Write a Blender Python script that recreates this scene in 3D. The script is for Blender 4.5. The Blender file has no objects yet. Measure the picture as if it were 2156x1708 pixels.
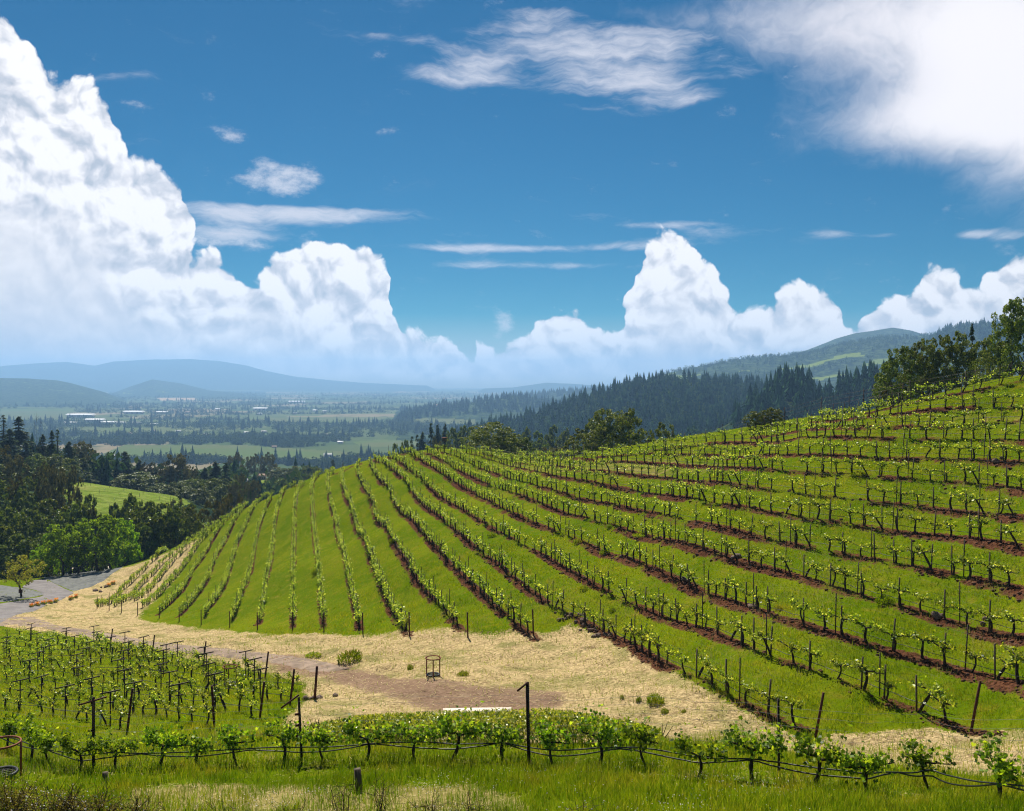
import bpy, math, random
import numpy as np
from mathutils import kdtree
rad = math.radians
random.seed(7); rng = np.random.default_rng(7)
S = bpy.context.scene; COL = S.collection
# ------------------------------------------------------------------ camera, sky, sun, exposure
F, U0, V0 = 2000.0, 1078.0, 800.0          # focal length, centre column and horizon row in photo units (2156 wide)
cd = bpy.data.cameras.new("camera"); cam = bpy.data.objects.new("camera", cd); COL.objects.link(cam)
cam.rotation_euler = (rad(90), 0, 0); cd.sensor_width = 36; cd.lens = 36*F/2156
cd.shift_y = -(854-V0)/2156; cd.clip_start = 0.1; cd.clip_end = 90000
S.camera = cam
SUN_AZ, SUN_EL = -12.0, 50.0               # degrees left of the view direction, above the horizon
S.view_settings.view_transform = 'Standard'; S.view_settings.look = 'None'
S.view_settings.exposure = 0.72; S.view_settings.gamma = 1
S.render.engine = 'CYCLES'
S.cycles.use_denoising = True; S.cycles.filter_width = 1.15
S.cycles.max_bounces = 6; S.cycles.diffuse_bounces = 2; S.cycles.transmission_bounces = 4
S.cycles.volume_bounces = 0; S.cycles.transparent_max_bounces = 6

class NT:
    """small helper for node trees"""
    def __init__(s, tree):
        s.t = tree; s.n = tree.nodes; s.l = tree.links
    def new(s, typ, **k):
        n = s.n.new(typ)
        for a, b in k.items(): setattr(n, a, b)
        return n
    def put(s, sock, v):
        if v is None: return
        if isinstance(v, bpy.types.NodeSocket): s.l.new(v, sock)
        else: sock.default_value = v
    def m(s, op, a, b=None, c=None, clamp=False):
        n = s.new('ShaderNodeMath', operation=op, use_clamp=clamp)
        for i, v in enumerate((a, b, c)): s.put(n.inputs[i], v)
        return n.outputs[0]
    def vm(s, op, a, b=None):
        n = s.new('ShaderNodeVectorMath', operation=op)
        s.put(n.inputs[0], a); s.put(n.inputs[1], b)
        return n.outputs['Value'] if op in ('DOT_PRODUCT', 'LENGTH') else n.outputs['Vector']
    def ss(s, x, lo, hi, a=0.0, b=1.0):
        n = s.new('ShaderNodeMapRange', interpolation_type='SMOOTHSTEP')
        for i, v in enumerate((x, lo, hi, a, b)): s.put(n.inputs[i], v)
        return n.outputs[0]
    def mix(s, f, a, b, mode='MIX'):
        n = s.new('ShaderNodeMix', data_type='RGBA', blend_type=mode)
        s.put(n.inputs[0], f); s.put(n.inputs[6], a if not isinstance(a, tuple) else (*a, 1)[:4]); s.put(n.inputs[7], b if not isinstance(b, tuple) else (*b, 1)[:4])
        return n.outputs[2]
    def noise(s, vec, scale, detail=4, rough=.55, out=0, dim='3D'):
        n = s.new('ShaderNodeTexNoise', noise_dimensions=dim)
        s.put(n.inputs['Vector'], vec); n.inputs['Scale'].default_value = scale
        n.inputs['Detail'].default_value = detail; n.inputs['Roughness'].default_value = rough
        return n.outputs[out]
    def comb(s, x, y, z=0.0):
        n = s.new('ShaderNodeCombineXYZ')
        for i, v in enumerate((x, y, z)): s.put(n.inputs[i], v)
        return n.outputs[0]
    def curve(s, x, pts):
        n = s.new('ShaderNodeFloatCurve'); c = n.mapping.curves[0]
        c.points[0].location = pts[0]; c.points[1].location = pts[-1]
        for p in pts[1:-1]: c.points.new(*p)
        for p in c.points: p.handle_type = 'AUTO_CLAMPED'
        n.mapping.update(); s.put(n.inputs['Value'], x)
        return n.outputs[0]

def px_azel(u, v):
    a = math.atan2(u-U0, F); return a, math.atan2((V0-v)*math.cos(a), F)

W = bpy.data.worlds.new("World"); S.world = W; W.use_nodes = True
def build_world():
    t = NT(W.node_tree); t.n.clear()
    sky = t.new('ShaderNodeTexSky', sky_type='NISHITA', sun_disc=False)
    sky.sun_elevation = rad(SUN_EL); sky.sun_rotation = rad(SUN_AZ)
    sky.altitude = 300; sky.air_density = 1.0; sky.dust_density = 0.0; sky.ozone_density = 6.0
    hs = t.new('ShaderNodeHueSaturation'); hs.inputs['Saturation'].default_value = SKY_SAT; hs.inputs['Hue'].default_value = SKY_HUE
    hs.inputs['Value'].default_value = SKY_VAL
    t.l.new(sky.outputs[0], hs.inputs['Color'])
    bg = t.new('ShaderNodeBackground'); bg.inputs['Strength'].default_value = 0.10
    t.l.new(hs.outputs[0], bg.inputs[0])
    tc = t.new('ShaderNodeTexCoord'); sep = t.new('ShaderNodeSeparateXYZ'); t.l.new(tc.outputs['Generated'], sep.inputs[0])
    x, y, z = sep.outputs
    az = t.m('ARCTAN2', x, y); el = t.m('ARCSINE', z)
    p = t.comb(az, el)
    # domain warp
    wn = t.noise(p, 9, 4, .6, out=1, dim='2D')
    wv = t.vm('MULTIPLY', t.vm('SUBTRACT', wn, (.5, .5, .5)), (.05, .035, 0))
    q = t.vm('ADD', p, wv)
    A0, A1 = -.62, .62; E1 = .5
    def prof(pts):
        out = []
        for u, v in pts:
            a, e = px_azel(u, v); out.append(((a-A0)/(A1-A0), max(0, e/E1)))
        return [(0, out[0][1])]+out+[(1, out[-1][1])]
    front = prof([(0,25),(40,60),(75,112),(120,150),(165,160),(205,170),(235,215),(262,285),(300,330),(345,360),(372,400),(392,500),(410,548),(435,535),(470,560),
                  (520,592),(540,552),(600,545),(655,512),(690,520),(735,515),(775,520),(800,555),(830,598),(838,690),(870,708),(935,716),(985,742),(1003,768),(1020,712),(1060,742),
                  (1110,715),(1140,668),(1190,642),(1240,672),(1285,704),(1325,640),(1340,580),(1362,520),(1410,488),(1455,528),(1512,580),(1535,625),(1560,652),
                  (1620,642),(1700,597),(1762,640),(1785,688),(1850,628),(1930,602),(1950,570),(2005,572),(2068,612),(2092,562),(2156,550)])
    inner = prof([(0,380),(60,400),(160,430),(260,520),(330,590),(420,640),(480,600),(560,650),(640,640),(700,690),(760,680),(840,735),(930,760),(1010,780),(1100,740),(1200,700),
                  (1300,745),(1380,650),(1440,640),(1500,690),(1580,700),(1680,690),(1750,740),(1830,700),(1930,690),(2020,660),(2156,640)])
    an = t.m('DIVIDE', t.m('SUBTRACT', t.new('ShaderNodeSeparateXYZ').outputs[0], A0), A1-A0)  # placeholder
    def field(vec, full=True):
        sp = t.new('ShaderNodeSeparateXYZ'); t.l.new(vec, sp.inputs[0])
        xn = t.m('DIVIDE', t.m('SUBTRACT', sp.outputs[0], A0), A1-A0)
        h1 = t.m('MULTIPLY', t.curve(xn, front), E1)
        b = t.new('ShaderNodeTexVoronoi', voronoi_dimensions='2D', feature='F1'); b.normalize = False
        t.l.new(vec, b.inputs['Vector']); b.inputs['Scale'].default_value = 26; b.inputs['Detail'].default_value = 5.0
        b.inputs['Roughness'].default_value = .46; b.inputs['Lacunarity'].default_value = 2.1
        bill = t.m('SUBTRACT', .62, b.outputs['Distance'])
        d1 = t.m('ADD', t.m('SUBTRACT', h1, sp.outputs[1]), .006)
        e = t.m('ADD', d1, t.m('MULTIPLY', bill, .022))
        return e, d1, bill, xn, sp.outputs[1]
    e, d1, bill, xn, elq = field(q)
    e2, d2, bill2, _, _ = field(t.vm('ADD', q, (.005, .011, 0)))
    alpha = t.ss(e, .0, .007)
    # softer cloud edge in places
    soft = t.noise(p, 4.0, 2, .5, dim='2D')
    alpha = t.m('MULTIPLY', alpha, t.ss(t.m('ADD', e, t.m('MULTIPLY', soft, .05)), .012, .030))
    lit = t.m('MULTIPLY', t.m('SUBTRACT', bill, bill2), 1.0)
    h2 = t.m('MULTIPLY', t.curve(xn, inner), E1)
    n2 = t.noise(p, 7, 5, .6, dim='2D')
    deep = t.ss(t.m('ADD', t.m('SUBTRACT', h2, elq), t.m('MULTIPLY', t.m('SUBTRACT', n2, .5), .14)), -.05, .09)
    edge = t.ss(d1, .0, .09)
    shade = t.m('ADD', t.m('MULTIPLY', lit, 1.2), .70)
    shade = t.m('SUBTRACT', shade, t.m('MULTIPLY', edge, .06))
    shade = t.m('ADD', shade, t.m('MULTIPLY', t.m('SUBTRACT', t.noise(p, 16, 4, .5, dim='2D'), .5), .34))
    shade = t.m('ADD', shade, .06)
    # soft grey underside replaces billows deep inside the bank
    flat = t.m('ADD', .0, t.m('MULTIPLY', n2, .95))
    mx = t.new('ShaderNodeMix', data_type='FLOAT'); t.l.new(t.m('MULTIPLY', deep, .82), mx.inputs[0]); t.l.new(shade, mx.inputs[2]); t.l.new(flat, mx.inputs[3])
    shade = mx.outputs[0]
    cr = t.new('ShaderNodeValToRGB'); t.l.new(shade, cr.inputs[0])
    el_ = cr.color_ramp.elements
    el_[0].position = .1; el_[0].color = (.50, .55, .64, 1); el_[1].position = .85; el_[1].color = (1.05, 1.03, 1.05, 1)
    k = el_.new(.45); k.color = (.70, .72, .79, 1); k = el_.new(.62); k.color = (.86, .855, .89, 1)
    # thin high cloud: streaks and veils
    st = t.vm('MULTIPLY', t.vm('ADD', p, wv), (2.6, 13, 1))
    n3 = t.noise(st, 2.6, 7, .62, dim='2D')
    st2 = t.vm('MULTIPLY', p, (3.4, 5.5, 1)); n4 = t.noise(t.vm('ADD', st2, t.vm('MULTIPLY', wn, (.5, .5, 0))), 1.9, 8, .62, dim='2D')
    def gauss(lst):
        acc = None
        for u, v, su, sv, k in lst:
            a, e_ = px_azel(u, v)
            s_ = t.vm('SUBTRACT', p, (a, e_, 0))
            s_ = t.vm('MULTIPLY', s_, (F/su, F/sv, 0))
            g = t.m('MULTIPLY', t.m('EXPONENT', t.m('MULTIPLY', t.vm('DOT_PRODUCT', s_, s_), -1)), k)
            acc = g if acc is None else t.m('ADD', acc, g)
        return acc
    streak = gauss([(1140,85,330,60,.62),(1330,165,210,60,.75),(980,158,120,24,.55),(1440,205,90,28,.4),(800,72,70,10,.35),(1050,523,300,11,.75),(1110,560,260,11,.62),
                    (1400,473,120,8,.5),(1330,512,120,17,.6),(1550,492,120,20,.6),(1745,494,45,9,.6),(1860,495,45,7,.5),(2040,492,30,9,.5),(2110,495,60,14,.55),
                    (580,452,230,20,.95),(470,492,130,24,.85),(640,440,150,10,.5)])
    veil = gauss([(2150,120,260,170,.92),(2000,40,210,110,.42),(1500,40,330,60,.30),(1700,60,200,70,.30),(2200,270,230,110,.62),(1900,260,150,50,.32)])
    puff = gauss([(560,385,85,24,.62),(625,362,55,20,.62),(560,340,34,18,.42),(470,278,48,18,.5),(285,218,42,14,.5),(1065,690,34,36,.5),(480,505,120,30,.5)])
    sa = t.m('ADD', streak, t.m('MULTIPLY', t.m('SUBTRACT', n3, .60), 1.9))
    sa = t.m('MULTIPLY', t.ss(sa, .10, .95), .80)
    va = t.ss(t.m('ADD', veil, t.m('MULTIPLY', t.m('SUBTRACT', n4, .5), 1.05)), .16, 1.05)
    pa = t.m('MULTIPLY', t.ss(t.m('ADD', puff, t.m('MULTIPLY', t.m('SUBTRACT', t.noise(t.vm('MULTIPLY', p, (1, 1.9, 1)), 20, 8, .68, dim='2D'), .5), 1.9)), .25, 1.0), .75)
    thin = t.m('MAXIMUM', t.m('MAXIMUM', sa, va), pa)
    up = t.ss(el, -.01, .01)
    def bgc(col, strength):
        b = t.new('ShaderNodeBackground'); t.put(b.inputs[0], col); b.inputs[1].default_value = strength; return b.outputs[0]
    m1 = t.new('ShaderNodeMixShader'); t.l.new(t.m('MULTIPLY', thin, up), m1.inputs[0]); t.l.new(bg.outputs[0], m1.inputs[1]); t.l.new(bgc(t.mix(t.ss(veil, .5, 1.2), (.80, .79, .86), (1.0, .97, 1.0)), CLOUD), m1.inputs[2])
    m2 = t.new('ShaderNodeMixShader'); t.l.new(t.m('MULTIPLY', alpha, up), m2.inputs[0]); t.l.new(m1.outputs[0], m2.inputs[1]); t.l.new(bgc(cr.outputs[0], CLOUD), m2.inputs[2])
    o = t.new('ShaderNodeOutputWorld'); t.l.new(m2.outputs[0], o.inputs[0])
    W.cycles.sampling_method = 'MANUAL'; W.cycles.sample_map_resolution = 512
SKY_SAT, SKY_HUE, SKY_VAL, CLOUD = 2.3, 0.492, 0.295, 0.62
build_world()

sd = bpy.data.lights.new("sun", 'SUN'); sd.energy = 5.0; sd.angle = rad(.53); sd.color = (1, .94, .81)
sun = bpy.data.objects.new("sun", sd); COL.objects.link(sun)
_a, _e = rad(SUN_AZ), rad(SUN_EL)
SUNV = np.array([math.sin(_a)*math.cos(_e), math.cos(_a)*math.cos(_e), math.sin(_e)])
from mathutils import Vector
sun.rotation_euler = Vector(SUNV).to_track_quat('Z', 'Y').to_euler(); sun.location = (0, 0, 60)

# ------------------------------------------------------------------ materials
MATS = {}
def mat_base(name):
    m = bpy.data.materials.new(name); m.use_nodes = True; t = NT(m.node_tree); t.n.clear()
    o = t.new('ShaderNodeOutputMaterial'); MATS[name] = m
    return m, t, o
def mat_simple(name, c1, c2, scale=6, rough=.85, bump=.3, detail=5, metal=0, stretch=(1, 1, 1)):
    m, t, o = mat_base(name); tc = t.new('ShaderNodeTexCoord')
    v = t.vm('MULTIPLY', tc.outputs['Object'], stretch)
    n = t.noise(v, scale, detail, .62)
    b = t.new('ShaderNodeBsdfPrincipled'); t.put(b.inputs['Base Color'], t.mix(t.ss(n, .3, .7), c1, c2))
    b.inputs['Roughness'].default_value = rough; b.inputs['Metallic'].default_value = metal; b.inputs['Specular IOR Level'].default_value = .25
    if bump:
        bp = t.new('ShaderNodeBump'); bp.inputs['Strength'].default_value = bump; bp.inputs['Distance'].default_value = .02
        t.l.new(t.noise(v, scale*3, 5, .65), bp.inputs['Height']); t.l.new(bp.outputs[0], b.inputs['Normal'])
    t.l.new(b.outputs[0], o.inputs[0]); return m
def mat_leaf(name, cols, trans=.45, rough=.5, spec=.06, tint=(1.25, 1.1, .35)):
    """leaf: every island picks its own colour; part of the light passes through"""
    m, t, o = mat_base(name); g = t.new('ShaderNodeNewGeometry'); oi = t.new('ShaderNodeObjectInfo')
    cr = t.new('ShaderNodeValToRGB'); t.l.new(g.outputs['Random Per Island'], cr.inputs[0]); e = cr.color_ramp.elements
    e[0].color = (*cols[0], 1); e[1].color = (*cols[-1], 1)
    for i, c in enumerate(cols[1:-1]): k = e.new((i+1)/(len(cols)-1)); k.color = (*c, 1)
    base = cr.outputs[0]
    if name.startswith('grass'):
        P = g.outputs['Position']; na = t.noise(P, .55, 5, .65); nb = t.noise(P, .13, 4, .6)
        base = t.mix(t.m('MULTIPLY', t.ss(na, .48, .70), .75), base, (.32, .25, .04)); base = t.mix(t.m('MULTIPLY', t.ss(nb, .46, .66), .6), base, (.06, .13, .003))
        base = t.mix(t.m('MULTIPLY', t.ss(t.noise(P, 1.7, 4, .6), .5, .7), .55), base, (.055, .11, .003))
    hs = t.new('ShaderNodeHueSaturation'); t.l.new(base, hs.inputs['Color'])
    t.l.new(t.m('ADD', t.m('MULTIPLY', oi.outputs['Random'], .35), .82), hs.inputs['Value'])
    t.l.new(t.m('ADD', t.m('MULTIPLY', oi.outputs['Random'], .02), .49), hs.inputs['Hue'])
    d = t.new('ShaderNodeBsdfPrincipled'); t.l.new(hs.outputs[0], d.inputs['Base Color']); d.inputs['Roughness'].default_value = rough; d.inputs['Specular IOR Level'].default_value = spec
    tr = t.new('ShaderNodeBsdfTranslucent'); t.l.new(t.mix(1.0, hs.outputs[0], tint, 'MULTIPLY'), tr.inputs[0])
    mx = t.new('ShaderNodeMixShader'); mx.inputs[0].default_value = trans
    t.l.new(d.outputs[0], mx.inputs[1]); t.l.new(tr.outputs[0], mx.inputs[2]); t.l.new(mx.outputs[0], o.inputs[0]); return m
mat_leaf('vine_leaf', [(.045,.09,.008),(.13,.21,.012),(.32,.40,.04),(.58,.60,.16)], .5, .4, .25, tint=(1.5, 1.35, .5))  # palest colour paints in the whitish-yellow highlights on the leaves
mat_leaf('vine_leaf_near', [(.035,.08,.007),(.08,.16,.010),(.18,.30,.015),(.38,.48,.05)], .5, .45, .12, tint=(1.8, 1.6, .5))
mat_leaf('grass_blade', [(.06,.115,.004),(.13,.21,.006),(.20,.27,.009),(.34,.33,.045)], .45, .6, 0.0, tint=(1.4, 1.3, .4))
mat_leaf('grass_mown', [(.11,.165,.003),(.17,.23,.005),(.235,.27,.008),(.33,.32,.03)], .45, .6, 0.0, tint=(1.3, 1.2, .4))
mat_leaf('straw_blade', [(.22,.165,.07),(.52,.40,.19),(.42,.38,.14),(.74,.60,.34)], .25, .7, 0.05, tint=(1, 1, .9))
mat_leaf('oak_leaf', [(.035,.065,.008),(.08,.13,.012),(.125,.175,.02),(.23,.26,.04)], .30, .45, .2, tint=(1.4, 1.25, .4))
mat_leaf('oak_lit_leaf', [(.035,.065,.007),(.10,.145,.014),(.13,.165,.024),(.26,.27,.06)], .32, .45, .2, tint=(1.4, 1.25, .4))  # paler copy of the oak leaf, sunlit look put into the colour
mat_leaf('maple_leaf', [(.05,.13,.008),(.13,.26,.012),(.21,.36,.02),(.28,.41,.03)], .55, .6, tint=(1.5, 1.35, .4))
mat_leaf('young_leaf', [(.16,.19,.03),(.24,.26,.04),(.32,.32,.06),(.36,.34,.09)], .5, .6, tint=(1.3, 1.25, .4))
mat_leaf('pine_leaf', [(.022,.048,.016),(.038,.07,.021),(.06,.10,.028),(.095,.13,.036)], .28, .6)
mat_leaf('grey_leaf', [(.06,.068,.03),(.09,.10,.045),(.125,.13,.06),(.17,.16,.085)], .3, .6)
mat_leaf('olive_leaf', [(.05,.065,.014),(.08,.09,.02),(.11,.105,.03),(.14,.10,.04)], .3, .6)
mat_leaf('hedge_leaf', [(.08,.13,.012),(.20,.25,.02),(.38,.40,.04),(.52,.48,.09)], .35, .35, .4, tint=(1.2, 1.1, .4))
mat_leaf('brush_leaf', [(.12,.10,.02),(.24,.20,.045),(.34,.28,.08),(.20,.21,.04)], .4, .6)
mat_leaf('poppy_petal', [(.75,.22,.01),(.85,.32,.015),(.8,.27,.01)], .4, .5, tint=(1, .9, .5))
mat_leaf('white_petal', [(.75,.72,.75),(.8,.7,.8)], .3, .6, tint=(1, 1, 1))
mat_leaf('wood_canopy', [(.016,.042,.012),(.032,.066,.017),(.05,.09,.022),(.075,.115,.027)], .2, .9, 0.0)
mat_leaf('wood_conifer', [(.008,.028,.014),(.014,.042,.018),(.026,.062,.026),(.04,.085,.03)], .1, .9, 0.0)
mat_simple('vine_bark', (.012,.008,.006), (.042,.029,.02), 22, .95, .6, stretch=(1,1,.25))
mat_simple('tree_bark', (.03,.024,.018), (.085,.07,.055), 8, .95, .6, stretch=(1,1,.2))
mat_simple('metal_post', (.018,.013,.011), (.05,.03,.02), 12, .6, .1, metal=.3)
mat_simple('rusty_post', (.035,.012,.008), (.10,.03,.018), 9, .75, .2, metal=.2)
mat_simple('rusty_pipe', (.12,.035,.015), (.24,.075,.03), 9, .7, .2, metal=.2)
mat_simple('stake_wood', (.035,.028,.02), (.13,.10,.07), 9, .9, .4, stretch=(1,1,.15))
mat_simple('hose', (.010,.011,.013), (.02,.022,.025), 4, .42, 0)
mat_simple('wire', (.10,.10,.10), (.18,.18,.18), 4, .6, 0, metal=.2)
mat_simple('rock', (.05,.03,.024), (.20,.14,.11), 5, .95, .7)
mat_simple('clod', (.03,.012,.007), (.14,.062,.036), 3, .95, .4)
mat_simple('concrete', (.50,.42,.36), (.62,.54,.46), 2, .9, .2)
mat_simple('asphalt', (.125,.112,.115), (.19,.172,.172), .6, .9, .25)
mat_simple('dirt_road', (.14,.10,.072), (.29,.21,.155), 1.0, .95, .8)
mat_simple('gravel', (.085,.09,.09), (.16,.162,.155), 1.3, .95, .5)
mat_simple('pale_wall', (.38,.36,.33), (.48,.46,.43), .3, .8, 0)
mat_simple('tan_wall', (.32,.24,.17), (.42,.33,.24), .3, .8, 0)
mat_simple('white_roof', (.42,.42,.44), (.56,.56,.58), .2, .6, 0)
mat_simple('brown_roof', (.18,.11,.08), (.28,.18,.13), .3, .8, 0)
mat_simple('grey_roof', (.26,.26,.28), (.40,.40,.42), .3, .7, 0)
mat_simple('dark_window', (.02,.025,.03), (.04,.05,.06), 1, .25, 0)
mat_simple('white_plastic', (.7,.7,.66), (.8,.8,.76), 3, .5, 0)
mat_simple('blue_tape', (.03,.12,.42), (.05,.18,.55), 3, .5, 0)

def ground_mat():
    m, t, o = mat_base('ground_cover')
    at = t.new('ShaderNodeAttribute'); at.attribute_name = 'mask'      # r soil, g straw, b bare dirt, a dryness
    sp = t.new('ShaderNodeSeparateColor'); t.l.new(at.outputs['Color'], sp.inputs[0])
    g = t.new('ShaderNodeNewGeometry'); P = g.outputs['Position']
    n1 = t.noise(P, 1.1, 6, .65); n2 = t.noise(P, .16, 4, .6); n3 = t.noise(P, 6, 5, .7); n4 = t.noise(P, 25, 3, .7)
    grass = t.mix(t.ss(n2, .35, .68), (.090,.145,.002), (.155,.188,.005))
    grass = t.mix(t.ss(n1, .45, .8), grass, (.22,.19,.018))
    grass = t.mix(t.m('MULTIPLY', t.ss(n3, .35, .75), .6), grass, (.035,.075,.002))
    grass = t.mix(t.m('MULTIPLY', t.ss(n4, .45, .8), .35), grass, (.12,.15,.01))
    dry = t.mix(n3, (.26,.20,.07), (.36,.29,.13))
    grass = t.mix(t.m('MULTIPLY', t.ss(t.m('ADD', at.outputs['Alpha'], t.m('MULTIPLY', t.m('SUBTRACT', n1, .5), 1.3)), .35, .9), .8), grass, dry)
    ns = t.noise(t.vm('MULTIPLY', P, (1, 2.2, 1)), 5, 7, .72)
    straw = t.mix(t.ss(ns, .34, .66), (.20,.145,.065), (.70,.53,.285)); n5 = t.noise(P, .35, 5, .7)
    straw = t.mix(t.m('MULTIPLY', t.ss(n5, .46, .62), .85), straw, (.22,.205,.07))
    straw = t.mix(t.m('MULTIPLY', t.ss(t.noise(P, 1.6, 6, .75), .52, .66), .75), straw, (.19,.125,.07))
    soil = t.mix(t.ss(n3, .36, .64), (.024,.009,.005), (.14,.062,.034))
    soil = t.mix(t.m('MULTIPLY', t.ss(n4, .55, .8), .5), soil, (.16,.085,.05))
    dirt = t.mix(t.ss(n3, .3, .75), (.16,.10,.065), (.32,.215,.15))
    dirt = t.mix(t.m('MULTIPLY', t.ss(n1, .5, .75), .5), dirt, (.36,.28,.17))
    jit = t.m('ADD', t.m('MULTIPLY', t.m('SUBTRACT', n3, .5), 1.2), t.m('MULTIPLY', t.m('SUBTRACT', n1, .5), 1.0))
    c = t.mix(t.ss(t.m('ADD', sp.outputs[1], jit), .40, .62), grass, straw)
    c = t.mix(t.ss(t.m('ADD', sp.outputs[2], jit), .35, .75), c, dirt)
    c = t.mix(t.ss(t.m('ADD', sp.outputs[0], jit), .38, .68), c, soil)
    b = t.new('ShaderNodeBsdfPrincipled'); t.l.new(c, b.inputs['Base Color']); b.inputs['Roughness'].default_value = .95; b.inputs['Specular IOR Level'].default_value = 0
    bp = t.new('ShaderNodeBump'); bp.inputs['Strength'].default_value = .8; bp.inputs['Distance'].default_value = .10
    hh = t.m('ADD', t.m('ADD', n3, t.m('MULTIPLY', n4, .5)), t.m('MULTIPLY', ns, sp.outputs[1]))
    t.l.new(hh, bp.inputs['Height']); t.l.new(bp.outputs[0], b.inputs['Normal']); t.l.new(b.outputs[0], o.inputs[0])
ground_mat()
def far_mat():
    m, t, o = mat_base('far_land')
    at = t.new('ShaderNodeAttribute'); at.attribute_name = 'mask'      # r wooded, g light meadow, b tilled, a tan
    sp = t.new('ShaderNodeSeparateColor'); t.l.new(at.outputs['Color'], sp.inputs[0])
    g = t.new('ShaderNodeNewGeometry'); P = g.outputs['Position']
    n1 = t.noise(P, .012, 6, .65); n2 = t.noise(P, .05, 6, .7); n3 = t.noise(P, .004, 4, .6)
    vo = t.new('ShaderNodeTexVoronoi', feature='F1', distance='CHEBYCHEV'); t.l.new(t.vm('MULTIPLY', P, (.0035, .0022, 0)), vo.inputs['Vector']); vo.inputs['Scale'].default_value = 1
    fs = t.new('ShaderNodeSeparateColor'); t.l.new(vo.outputs['Color'], fs.inputs[0])
    field = t.mix(fs.outputs[0], (.05,.08,.025), (.11,.13,.05)); field = t.mix(t.ss(fs.outputs[1], .7, .85), field, (.22,.18,.11))
    field = t.mix(t.ss(n1, .5, .75), field, (.045,.07,.025))
    wood = t.mix(t.ss(n2, .42, .60), (.014,.028,.014), (.065,.095,.034))
    mead = t.mix(t.ss(t.noise(P, .25, 5, .7), .3, .75), (.11,.17,.018), (.21,.25,.05))
    mead = t.mix(t.ss(n2, .5, .8), mead, (.24,.24,.07))
    c = t.mix(t.ss(t.m('ADD', sp.outputs[0], t.m('MULTIPLY', t.m('SUBTRACT', n1, .5), .8)), .4, .6), field, wood)
    wv = t.new('ShaderNodeTexWave', bands_direction='DIAGONAL'); t.l.new(P, wv.inputs['Vector']); wv.inputs['Scale'].default_value = .09; wv.inputs['Distortion'].default_value = .5
    till = t.mix(t.m('MULTIPLY', wv.outputs['Fac'], .6), (.09,.115,.04), (.14,.13,.07)); till = t.mix(t.ss(n3, .4, .65), till, (.085,.125,.035))
    c = t.mix(t.ss(sp.outputs[2], .4, .6), c, till)
    c = t.mix(t.ss(t.m('ADD', sp.outputs[1], t.m('MULTIPLY', t.m('SUBTRACT', n2, .5), .5)), .4, .6), c, mead)
    c = t.mix(t.ss(at.outputs['Alpha'], .4, .6), c, (.40,.29,.17))
    b = t.new('ShaderNodeBsdfPrincipled'); t.l.new(c, b.inputs['Base Color']); b.inputs['Roughness'].default_value = 1; b.inputs['Specular IOR Level'].default_value = 0
    bp = t.new('ShaderNodeBump'); bp.inputs['Strength'].default_value = 1; bp.inputs['Distance'].default_value = 8
    t.l.new(t.m('MULTIPLY', n2, t.m('ADD', sp.outputs[0], .05)), bp.inputs['Height']); t.l.new(bp.outputs[0], b.inputs['Normal'])
    t.l.new(b.outputs[0], o.inputs[0])
far_mat()

# ------------------------------------------------------------------ mesh helpers
def mesh_np(name, verts, faces, mats=('rock',), midx=None, smooth=False):
    """faces: list of integer arrays (n,k)"""
    me = bpy.data.meshes.new(name); verts = np.asarray(verts, np.float32).reshape(-1, 3)
    fs = [np.asarray(f, np.int32) for f in faces if len(f)]
    tot = np.concatenate([np.full(len(f), f.shape[1], np.int32) for f in fs])
    loops = np.concatenate([f.ravel() for f in fs]); st = np.concatenate([[0], np.cumsum(tot)[:-1]]).astype(np.int32)
    me.vertices.add(len(verts)); me.vertices.foreach_set('co', verts.ravel())
    me.loops.add(len(loops)); me.loops.foreach_set('vertex_index', loops)
    me.polygons.add(len(tot)); me.polygons.foreach_set('loop_start', st); me.polygons.foreach_set('loop_total', tot)
    for k in mats: me.materials.append(MATS[k])
    if midx is not None: me.polygons.foreach_set('material_index', np.asarray(midx, np.int32))
    if smooth: me.polygons.foreach_set('use_smooth', np.ones(len(tot), bool))
    me.update(calc_edges=True); me.validate(); return me
class MB:
    """collects pieces into one mesh"""
    def __init__(s): s.v = []; s.f = {}; s.n = 0
    def add(s, v, fl):
        v = np.asarray(v, float).reshape(-1, 3)
        for f in fl:
            f = np.asarray(f, int)
            if len(f): s.f.setdefault(f.shape[1], []).append(f+s.n)
        s.v.append(v); s.n += len(v); return s
    def mesh(s, name, mat, smooth=False):
        return mesh_np(name, np.concatenate(s.v), [np.concatenate(a) for a in s.f.values()], (mat,), None, smooth)
    def arrays(s): return np.concatenate(s.v), [np.concatenate(a) for a in s.f.values()]
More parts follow.
